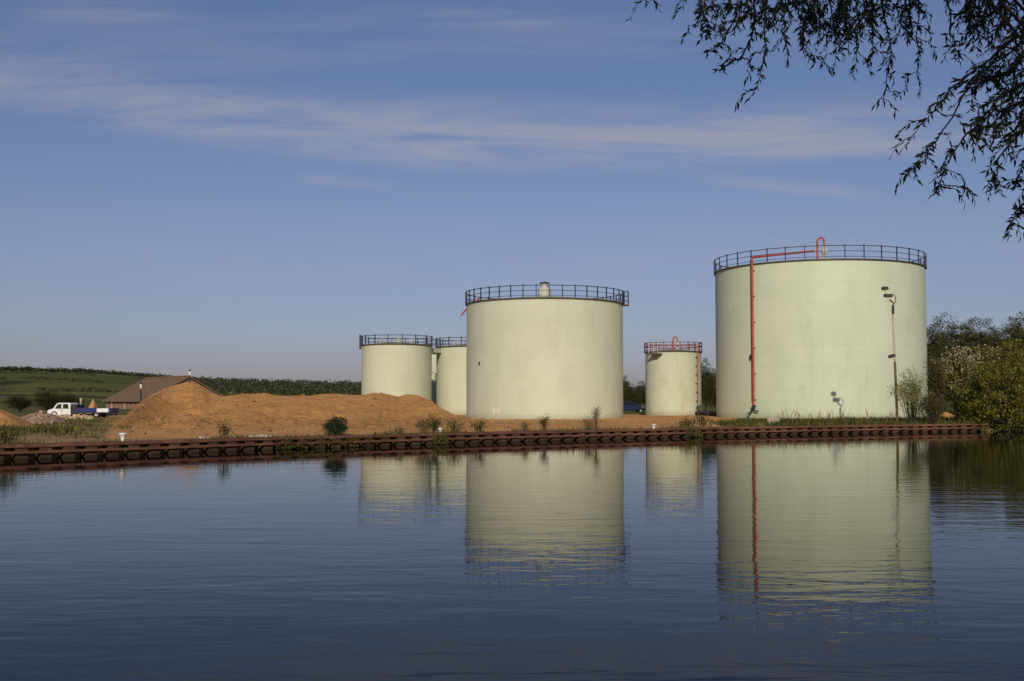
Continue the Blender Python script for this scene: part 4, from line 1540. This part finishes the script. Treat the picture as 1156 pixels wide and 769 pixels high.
# grass: tufts along the quay, under the biggest tank and over the left yard
def grass(name, label, spots, seed, leaf, hmin, hmax, width=0.03):
    rng = np.random.default_rng(seed)
    P = np.array(spots)
    n = len(P)
    h = hmin + (hmax - hmin) * rng.random(n) ** 2
    a_ = rng.random(n) * 2 * PI
    d = np.stack([np.cos(a_), np.sin(a_), np.zeros(n)], 1)
    lean = (rng.random(n) * 0.5)[:, None]
    an = rng.random(n) * PI
    wv = np.stack([np.cos(an), np.sin(an), np.zeros(n)], 1) * width
    tip = P + np.stack([np.zeros(n), np.zeros(n), h], 1) + d * lean * h[:, None]
    midp = (P + tip) / 2 - d * lean * h[:, None] * 0.15
    v = np.stack([P - wv, P + wv, midp + wv * 0.8, tip], 1).reshape(-1, 3)
    o = obj_np(name, v, np.arange(n * 4, dtype=np.int32).reshape(-1, 4), leaf)
    return tag(o, label, 'grass', kind='stuff')


rng = random.Random(11)
sp = []
while len(sp) < 9000:
    u = rng.uniform(800, 1120)
    p = px(u, 475, rng.uniform(70, 96))
    t = p.y - wall_y(p.x)
    if t < 0.6 or math.hypot(p.x - x1, p.y - y1) < r1 + 0.05 or t > 12:
        continue
    if u < 835 and rng.random() > (u - 800) / 35:
        continue
    if mn.noise(Vector((p.x * 0.5, p.y * 0.5, 0))) < -0.25 + rng.uniform(-0.2, 0.1):
        continue
    sp.append((p.x, p.y, ground_z(p.x, p.y) - 0.02))
grass('grass', 'green grass and weeds along the foot of the biggest tank', sp, 1, M['leaf_grass'], 0.1, 0.45, 0.05)
sp = []
while len(sp) < 130:
    u = rng.uniform(880, 1010)
    p = px(u, 475, rng.uniform(76, 92))
    if math.hypot(p.x - x1, p.y - y1) < r1 + 0.1:
        continue
    if p.y - wall_y(p.x) < 1.5:
        continue
    sp.append((p.x, p.y, ground_z(p.x, p.y)))
grass('tall_grass', 'thin dry grass stalks in front of the biggest tank', sp, 2, M['leaf_dry'], 0.5, 1.25, 0.012)
sp = []
while len(sp) < 9000:
    u = rng.uniform(-200, 150)
    Y = rng.uniform(44, 100)
    p = px(u, 480, Y)
    t = Y - wall_y(p.x)
    if t < 1.0:
        continue
    n_ = mn.noise(Vector((p.x * 0.25, p.y * 0.35, 7)))
    if n_ < 0.05 + rng.uniform(-0.15, 0.15):
        continue
    if 118 < u and Y < 60:
        continue
    sp.append((p.x, p.y, ground_z(p.x, p.y) - 0.02))
grass('yard_grass', 'rough grass in the yard left of the sand heap', sp, 3, M['leaf_yard'], 0.05, 0.24, 0.045)
# dense strip of scrubby growth across the yard at left
sp = []
while len(sp) < 2600:
    u = rng.uniform(-60, 82)
    Y = 56 + rng.gauss(0, 0.8) + 0.4 * math.sin(u * 0.13)
    p = px(u, 480, Y)
    sp.append((p.x, p.y, ground_z(p.x, p.y) - 0.02))
grass('grass_strip', 'dark weedy strip along the yard left of the sand heap', sp, 4, M['leaf_weed'], 0.12, 0.42, 0.045)
# weeds and grass on and over the wall
sp = []
while len(sp) < 6500:
    x = rng.uniform(-40, 33)
    u = 578 + F * x / wall_y(x)
    k = mn.noise(Vector((x * 0.45, 2, 2)))
    if k < -0.05 + rng.uniform(-0.1, 0.3):
        continue
    y = wall_y(x) + abs(rng.gauss(0, 0.35)) + 0.45
    sp.append((x, y, ground_z(x, y) - 0.02))
grass('edge_weeds', 'thin weeds along the top of the red quay wall', sp, 5, M['leaf_weed'], 0.05, 0.3, 0.025)
P = []
rg = np.random.default_rng(8)
for (u0, u1, n) in ((312, 350, 260), (350, 425, 300), (488, 506, 260), (774, 792, 240)):
    for k in range(n):
        u = rg.uniform(u0, u1)
        for_y = wall_y(px(u, 500, 50).x)
        Y = 50.0
        for it in range(12):
            x = (u - 578) / F * Y
            Y = 0.5 * Y + 0.5 * wall_y(x)
        P.append(((u - 578) / F * Y, Y - 0.12 - 0.12 * rg.random(), 0.05 + 0.5 * rg.random() ** 1.2))
v, q = leaf_quads(rg, np.array(P), 0.1, 0.05, 0.5)
tag(obj_np('wall_weeds', v, q, M['leaf_weed']), 'green weeds growing out of the red quay wall', 'weeds', kind='stuff')

# far woods on the hills
rg = np.random.default_rng(21)
P = []
for k in range(9000):
    u = rg.uniform(-500, 600)
    if u < 225:
        if rg.random() < 0.35:
            continue
        Y = 700 + rg.normal() * 4
        hgt = 1.5 + 1.6 * abs(mn.noise(Vector((u * 0.05, 0, 0)))) + 0.4 * mn.noise(Vector((u * 0.31, 0, 5)))
    else:
        Y = rg.uniform(430, 700)
        hgt = 3.0 + 1.5 * mn.noise(Vector((u * 0.11, 0, 9)))
    x = (u - 578) / F * Y
    P.append((x, Y, hill_z(x, Y) + hgt * rg.random()))
P = np.array(P)
P = np.repeat(P, 6, axis=0) + rg.normal(size=(len(P) * 6, 3)) * np.array([1.3, 1.0, 0.5])
v, q = leaf_quads(rg, P, 1.15, 0.9, 0.8)
M['leaf_far'] = mat_leaf('leaf_far', (0.042, 0.046, 0.022), (0.06, 0.064, 0.03), (0.082, 0.082, 0.04))
tag(obj_np('far_woods', v, q, M['leaf_far']), 'dark band of woodland and hedges along the far hills', 'woodland', kind='stuff')
P = []
for (ua, ub, Y0, n) in ((-300, 240, 430, 420), (-300, 120, 520, 400), (-300, 200, 610, 460)):
    for k in range(n):
        u = rg.uniform(ua, ub)
        if mn.noise(Vector((u * 0.02, Y0, 0))) < -0.15:
            continue
        Y = Y0 + 14 * mn.noise(Vector((u * 0.01, Y0, 3))) + rg.normal() * 1.2
        x = (u - 578) / F * Y
        P.append((x, Y, hill_z(x, Y) + rg.random() * 0.9))
P = np.array(P)
P = np.repeat(P, 5, axis=0) + rg.normal(size=(len(P) * 5, 3)) * np.array([0.9, 0.7, 0.35])
v, q = leaf_quads(rg, P, 0.8, 0.6, 0.8)
tag(obj_np('hedgerow_foliage', v, q, M['leaf_far']), 'dark hedgerows crossing the far green fields', 'hedgerows', kind='stuff')


# ------------------------------------------------------------------ overhanging willow
def willow():
    base = Vector((7.2, -3.2, 0.45))
    root = thing('willow_tree', 'willow overhanging from the top right with narrow dark leaves on thin twigs', 'tree', base)
    rng = np.random.default_rng(77)
    rnd = random.Random(3)
    B = base
    tr = MB()
    crown_c = Vector((6.2, -0.8, 7.5))
    tp = [B + Vector((0, 0, -0.3)), B + Vector((-0.1, 0.15, 1.2)), B + Vector((-0.3, 0.5, 2.8)), B + Vector((-0.5, 0.9, 4.4)), B + Vector((-0.8, 1.6, 6.2))]
    tr.tube([p - B for p in tp], [0.5, 0.4, 0.34, 0.28, 0.18], 12)
    limbs = [
        [tp[2], Vector((7.4, 1.2, 5.2)), Vector((6.2, 4.5, 7.0)), Vector((4.9, 7.0, 6.6)), Vector((3.6, 8.2, 6.1))],
        [tp[3], Vector((5.6, 0.8, 6.6)), Vector((4.0, 3.4, 7.4)), Vector((2.8, 5.6, 6.6)), Vector((1.9, 7.2, 5.9))],
        [tp[3], Vector((4.6, -1.2, 7.4)), Vector((1.4, -0.5, 8.6)), Vector((-0.8, 0.5, 8.2))],
        [tp[4], Vector((7.5, 1.5, 8.8)), Vector((8.8, 4.5, 9.0)), Vector((8.2, 7.2, 7.8)), Vector((6.8, 9.0, 6.5))],
        [tp[4], Vector((5.5, -3.0, 9.5)), Vector((3.5, -5.5, 9.8))],
        [tp[2], Vector((8.8, 1.5, 4.4)), Vector((8.0, 5.0, 5.6)), Vector((6.0, 7.6, 5.3)), Vector((4.6, 8.0, 4.95))],
        [tp[3], Vector((9.5, -3.5, 7.0)), Vector((12.0, -4.0, 8.0))],
    ]
    for lm in limbs:
        n_ = len(lm)
        # smooth the limb
        pts = []
        for i in range(n_ - 1):
            p0, p1, p2, p3 = lm[max(i - 1, 0)], lm[i], lm[i + 1], lm[min(i + 2, n_ - 1)]
            for t in np.linspace(0, 1, 6, endpoint=False):
                pts.append(0.5 * ((2 * p1) + (p2 - p0) * t + (2 * p0 - 5 * p1 + 4 * p2 - p3) * t * t + (3 * p1 - p0 - 3 * p2 + p3) * t ** 3))
        pts.append(lm[-1])
        tr.tube([p - B for p in pts], [0.2 * (1 - 0.88 * i / (len(pts) - 1)) for i in range(len(pts))], 8)
    obj('trunk', tr, M['bark'], root, smooth=True)
    # unseen leafy crown over and behind the viewer, shaped dense to shade the sprays
    n = 2600
    cc = clumps(rng, n, (7.5, 8.0, 3.8), 4.2, 0.05, 0.25)
    cc += np.array([5.2, -1.5, 8.6])
    lim = EYE + 0.385 * np.maximum(cc[:, 1], 0) + 0.75
    cc = cc[(cc[:, 2] > np.where(cc[:, 1] > -0.5, lim, 3.4))]
    pts, off = crown_points(rng, cc, 26, (0.32, 0.32, 0.3))
    ok = pts[:, 2] > EYE + 0.385 * np.maximum(pts[:, 1], 0) + 0.35
    pts = pts[ok] - np.array(B)
    v, q = leaf_quads(rng, pts, 0.17, 0.05, 0.3, droop=0.8)
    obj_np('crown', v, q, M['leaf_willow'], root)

    # hanging sprays at the edge of the crown
    tw = MB()
    LP_, LD_ = [], []

    def leaves_along(pts, step, spread=1.0, start=0.0):
        for a_, b_ in zip(pts, pts[1:]):
            d = b_ - a_
            ln = d.length
            d.normalize()
            k = max(1, int(ln / step))
            for i in range(k):
                t = (i + rnd.random()) / k
                p = a_.lerp(b_, t)
                side = Vector((rnd.gauss(0, 1), rnd.gauss(0, 1), rnd.gauss(0, 0.5)))
                side -= side.dot(d) * d
                side.normalize()
                dr = (d * 0.75 + side * 0.75 * spread + Vector((0, 0, -0.35))).normalized()
                l = 0.054 * rnd.uniform(0.55, 1.3)
                LP_.append(p + dr * l * 0.5)
                LD_.append((dr, l))

    def twig(pts, r0, depth=0, bare=0.0, density=1.0):
        # smooth by subdivision with small wobble
        fine = [pts[0]]
        for a_, b_ in zip(pts, pts[1:]):
            k = max(2, int((b_ - a_).length / 0.1))
            for i in range(1, k + 1):
                w = 0.010 if i < k else 0.0
                fine.append(a_.lerp(b_, i / k) + Vector((rnd.gauss(0, w), rnd.gauss(0, w), rnd.gauss(0, w * 0.6))))
        nn = len(fine)
        tw.tube([p - B for p in fine], [max(0.0013, r0 * (1 - 0.85 * i / (nn - 1))) for i in range(nn)], 5)
        s = int(bare * nn)
        leaves_along(fine[s:], 0.0165 / density)
        if depth == 0:
            tot = nn
            i = max(1, s)
            while i < nn - 1:
                p = fine[i]
                d = (fine[min(i + 1, nn - 1)] - fine[i - 1]).normalized()
                side = Vector((rnd.gauss(0, 1), rnd.gauss(0, 0.8), 0)).normalized()
                ln = rnd.uniform(0.08, 0.27)
                q1 = p + (d * 0.45 + side * 0.9 + Vector((0, 0, -0.05))) * ln * 0.5
                q2 = q1 + (d * 0.4 + side * 0.45 + Vector((0, 0, -0.5))) * ln * 0.6
                twig([p, q1, q2], r0 * 0.4, 1, 0.15, density)
                i += rnd.choice((1, 1, 1, 2)) if density >= 1 else rnd.choice((1, 2))

    S = [
        ([(741, -30), (735, -8), (729, 3)], 7.4, 0.4, 0.6), ([(806, -40), (795, 5), (788, 30)], 7.2, 0.2, 0.9), ([(846, -40), (830, 20), (815, 48), (798, 60)], 7.0, 0.2, 0.9),
        ([(854, -30), (850, 36), (838, 64), (810, 79)], 7.3, 0.2, 1.0), ([(866, -30), (865, 55), (858, 86), (845, 112)], 6.9, 0.15, 1.0), ([(885, -40), (886, 38), (891, 75)], 7.1, 0.15, 1.0),
        ([(909, -40), (905, 48), (915, 66)], 6.8, 0.15, 1.0), ([(930, -40), (944, 55), (940, 83)], 7.2, 0.15, 1.0), ([(977, -30), (967, 55), (962, 86)], 6.9, 0.15, 1.0),
        ([(986, -20), (982, 72)], 7.4, 0.2, 1.0), ([(990, -20), (1006, 62), (1000, 100), (986, 121)], 7.0, 0.25, 1.0), ([(1037, -30), (1037, 56), (1040, 106)], 7.3, 0.62, 1.0),
        ([(1062, -30), (1072, 38), (1083, 70)], 7.0, 0.2, 1.0), ([(1195, 5), (1156, 38), (1120, 66), (1072, 101), (1040, 140), (1016, 172)], 6.6, 0.25, 0.9),
        ([(1156, 45), (1100, 90), (1062, 150), (1044, 180), (1022, 198)], 6.8, 0.4, 1.0), ([(1192, 55), (1140, 110), (1092, 150), (1066, 190), (1055, 219)], 6.5, 0.15, 1.0),
        ([(1200, 95), (1152, 150), (1126, 180), (1114, 211)], 6.3, 0.15, 0.9), ([(1200, 165), (1164, 225), (1146, 240), (1137, 268)], 6.1, 0.25, 0.9), ([(1190, -10), (1142, 40), (1110, 75), (1090, 100)], 7.0, 0.15, 1.0),
        ([(1136, -30), (1110, 20), (1086, 48)], 6.7, 0.15, 1.0), ([(1102, -30), (1095, 28), (1100, 56)], 7.3, 0.15, 1.0), ([(1160, -5), (1152, 65), (1130, 112)], 6.4, 0.15, 1.0),
        ([(1185, 70), (1120, 120), (1085, 165)], 6.9, 0.2, 1.0), ([(1195, 40), (1160, 95), (1120, 140), (1100, 150)], 6.2, 0.2, 1.0), ([(1210, 120), (1165, 165), (1150, 200), (1147, 212)], 6.6, 0.2, 0.8),
        ([(1030, -30), (1022, 10), (1012, 48)], 7.2, 0.2, 0.9), ([(838, -40), (835, 12), (826, 40)], 7.5, 0.2, 0.9), ([(960, -35), (955, 30), (950, 60)], 7.5, 0.1, 1.0), ([(920, -35), (925, 25), (922, 50)], 7.4, 0.1, 1.0),
        ([(1128, -20), (1140, 30), (1150, 60)], 7.2, 0.1, 1.0), ([(1180, 20), (1130, 55), (1105, 95), (1095, 125)], 7.1, 0.2, 1.0), ([(1190, 60), (1165, 75), (1130, 85), (1108, 92)], 6.9, 0.1, 1.0),
    ]
    for k in range(58):
        u = rnd.uniform(792, 1170)
        v1 = rnd.uniform(10, 50) if k % 3 else rnd.uniform(4, 22)
        if 1042 < u < 1064:
            continue
        S.append(([(u + rnd.uniform(-10, 14), -45), (u + rnd.uniform(-6, 6), v1 * 0.4), (u + rnd.uniform(-8, 4), v1)], rnd.uniform(6.4, 8.0), 0.1, 1.0))
    for k in range(12):
        v0 = rnd.uniform(20, 130)
        du = rnd.uniform(30, 85)
        S.append(([(1200, v0 - 25), (1185 - du * 0.4, v0 + 12), (1180 - du, v0 + rnd.uniform(35, 60))], rnd.uniform(6.0, 7.4), 0.1, 1.0))
    alllimb = [p for lm in limbs for p in lm[-3:]]
    for path, Y, bare, dens in S:
        pts = []
        for i, (u, v) in enumerate(path):
            pts.append(px(u, v, Y + 0.18 * i * rnd.uniform(-1, 1)))
        # carry the spray up to the nearest limb
        best = min(alllimb, key=lambda p: (p - pts[0]).length)
        up = pts[0].lerp(best, 0.5) + Vector((0, 0, 0.25))
        tw.tube([best - B, up - B, pts[0] - B], [0.02, 0.013, 0.008], 5)
        twig(pts, 0.0075, 0, bare, dens)
    obj('twigs', tw, M['twig'], root, smooth=True)
    n = len(LP_)
    V = np.empty((n, 6, 3), np.float32)
    Q = []
    for i, (p, (d, l)) in enumerate(zip(LP_, LD_)):
        r = Vector((rnd.gauss(0, 1), rnd.gauss(0, 1), rnd.gauss(0, 0.4)))
        b = d.cross(r)
        b.normalize()
        nn = b.cross(d)
        w = l * 0.13
        p = p - B
        V[i, 0] = p - d * l / 2
        V[i, 1] = p - d * l * 0.12 + b * w + nn * w * 0.5
        V[i, 2] = p + d * l / 2 - nn * l * 0.06
        V[i, 3] = p - d * l * 0.12 - b * w + nn * w * 0.5
        V[i, 4] = p - d * l * 0.1
        V[i, 5] = p
        Q.append((i * 6, i * 6 + 1, i * 6 + 2, i * 6 + 4))
        Q.append((i * 6, i * 6 + 4, i * 6 + 2, i * 6 + 3))
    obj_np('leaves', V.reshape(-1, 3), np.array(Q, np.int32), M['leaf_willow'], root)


willow()

# ------------------------------------------------------------------ sky, sun, camera
SKY_LOW, SKY_MID, SKY_TOP = (0.675, 0.635, 0.95), (0.855, 0.82, 0.95), (0.84, 0.90, 1.04)      # haze layer tint by elevation
w = bpy.data.worlds.new('World')
SC.world = w
w.use_nodes = True
nt = w.node_tree
nt.nodes.clear()
sky = N(nt, 'ShaderNodeTexSky', sky_type='NISHITA')
sky.sun_disc = False
sky.sun_elevation = SUN_EL
sky.sun_rotation = SUN_AZ
sky.altitude = 50
sky.air_density = 1.0
sky.dust_density = 0.8
sky.ozone_density = 2.0
hs = N(nt, 'ShaderNodeHueSaturation', inp={'Hue': 0.512, 'Saturation': 1.0, 'Value': 0.80})
L(nt, sky.outputs[0], hs.inputs['Color'])
tc = N(nt, 'ShaderNodeTexCoord').outputs['Generated']
sp_ = N(nt, 'ShaderNodeSeparateXYZ')
L(nt, tc, sp_.inputs[0])
yy = math_n(nt, 'MAXIMUM', sp_.outputs['Y'], 0.02)
A_ = math_n(nt, 'DIVIDE', sp_.outputs['X'], yy)
E_ = math_n(nt, 'DIVIDE', sp_.outputs['Z'], yy)
cv = N(nt, 'ShaderNodeCombineXYZ')
L(nt, A_, cv.inputs[0])
L(nt, E_, cv.inputs[1])
CV = cv.outputs[0]
warp = math_n(nt, 'SUBTRACT', noise_n(nt, CV, 5, 5, 0.6, 0.4, mscale=(0.7, 1.6, 1)), 0.5)
fibre = noise_n(nt, CV, 9, 7, 0.65, 0.8, mscale=(0.5, 4.5, 1), loc=(2.2, 1.0, 0))


def streak(a0, a1, e0, slope, curve, lo, up, s0, s1, amt, wv=0.03):
    """Cirrus streak: centre height e0 + slope*(a-a0); sharp below, soft above."""
    da = math_n(nt, 'SUBTRACT', A_, a0)
    ec = math_n(nt, 'ADD', e0, math_n(nt, 'ADD', math_n(nt, 'MULTIPLY', da, slope), math_n(nt, 'MULTIPLY', math_n(nt, 'MULTIPLY', da, da), curve)))
    d = math_n(nt, 'ADD', math_n(nt, 'SUBTRACT', E_, ec), math_n(nt, 'MULTIPLY', warp, wv))
    m1 = smooth(nt, d, -lo, lo * 0.6)
    m2 = smooth(nt, d, up, lo)
    m = math_n(nt, 'MULTIPLY', m1, m2)
    m = math_n(nt, 'MULTIPLY', m, smooth(nt, A_, a0 - s0, a0 + s0 * 0.3))
    m = math_n(nt, 'MULTIPLY', m, smooth(nt, A_, a1 + s1, a1 - s1 * 0.5))
    m = math_n(nt, 'MULTIPLY', m, smooth(nt, fibre, 0.24, 0.68))
    return math_n(nt, 'MULTIPLY', m, amt)


cl = math_n(nt, 'ADD', streak(-0.46, 0.38, 0.268, -0.202, 0.185, 0.014, 0.075, 0.5, 0.2, 0.60), streak(-0.2, 0.36, 0.243, -0.03, 0.0, 0.02, 0.05, 0.25, 0.15, 0.20, 0.05))
for args in ((-0.18, -0.05, 0.196, -0.08, 0, 0.004, 0.014, 0.03, 0.04, 0.30, 0.01), (0.20, 0.31, 0.194, -0.1, 0, 0.004, 0.016, 0.05, 0.05, 0.38, 0.01),
             (-0.05, 0.02, 0.34, 0.0, 0, 0.008, 0.03, 0.05, 0.05, 0.30, 0.02), (-0.42, -0.33, 0.35, 0.0, 0, 0.008, 0.03, 0.06, 0.06, 0.25, 0.02),
             (-0.9, 0.6, 0.08, 0.02, 0, 0.02, 0.1, 0.3, 0.3, 0.18, 0.05), (-0.5, 0.7, 0.30, 0.02, 0, 0.02, 0.09, 0.3, 0.3, 0.16, 0.05)):
    cl = math_n(nt, 'ADD', cl, streak(*args))
cl = math_n(nt, 'MINIMUM', cl, 0.85)
rp = N(nt, 'ShaderNodeValToRGB')
L(nt, sp_.outputs['Z'], rp.inputs[0])
els = rp.color_ramp.elements
els[0].position, els[0].color = 0.0, SKY_LOW + (1,)
els[1].position, els[1].color = 0.34, SKY_TOP + (1,)
e_ = els.new(0.16)
e_.color = SKY_MID + (1,)
hz = N(nt, 'ShaderNodeMix', data_type='RGBA', blend_type='MULTIPLY')
hz.inputs[0].default_value = 1.0
L(nt, hs.outputs[0], hz.inputs[6])
L(nt, rp.outputs[0], hz.inputs[7])
cloudc = mix_c(nt, cl, hz.outputs[2], (4.4, 4.3, 5.0))
bg = N(nt, 'ShaderNodeBackground', inp={'Strength': 0.085})
L(nt, cloudc, bg.inputs['Color'])
ow = N(nt, 'ShaderNodeOutputWorld')
L(nt, bg.outputs[0], ow.inputs['Surface'])

sd = bpy.data.lights.new('sun', 'SUN')
sd.energy = 3.0
sd.angle = math.radians(0.53)
sd.color = (1.0, 0.90, 0.74)
so = bpy.data.objects.new('sun', sd)
COL.objects.link(so)
# direction towards the sun
dv = Vector((math.sin(SUN_AZ) * math.cos(SUN_EL), math.cos(SUN_AZ) * math.cos(SUN_EL), math.sin(SUN_EL)))
so.rotation_euler = dv.to_track_quat('Z', 'Y').to_euler()
so.location = dv * 200

cd = bpy.data.cameras.new('camera')
cd.sensor_width = 36
cd.lens = F / 1156 * 36
cd.clip_end = 8000
cd.clip_start = 0.05
co = bpy.data.objects.new('camera', cd)
COL.objects.link(co)
co.location = (0, 0, EYE)
co.rotation_euler = (PI / 2 + PITCH, 0, 0)
SC.camera = co
SC.render.resolution_x, SC.render.resolution_y = 1024, 681
SC.view_settings.view_transform = 'Standard'
SC.view_settings.look = 'None'
SC.view_settings.exposure = 0.0
SC.view_settings.gamma = 1.0
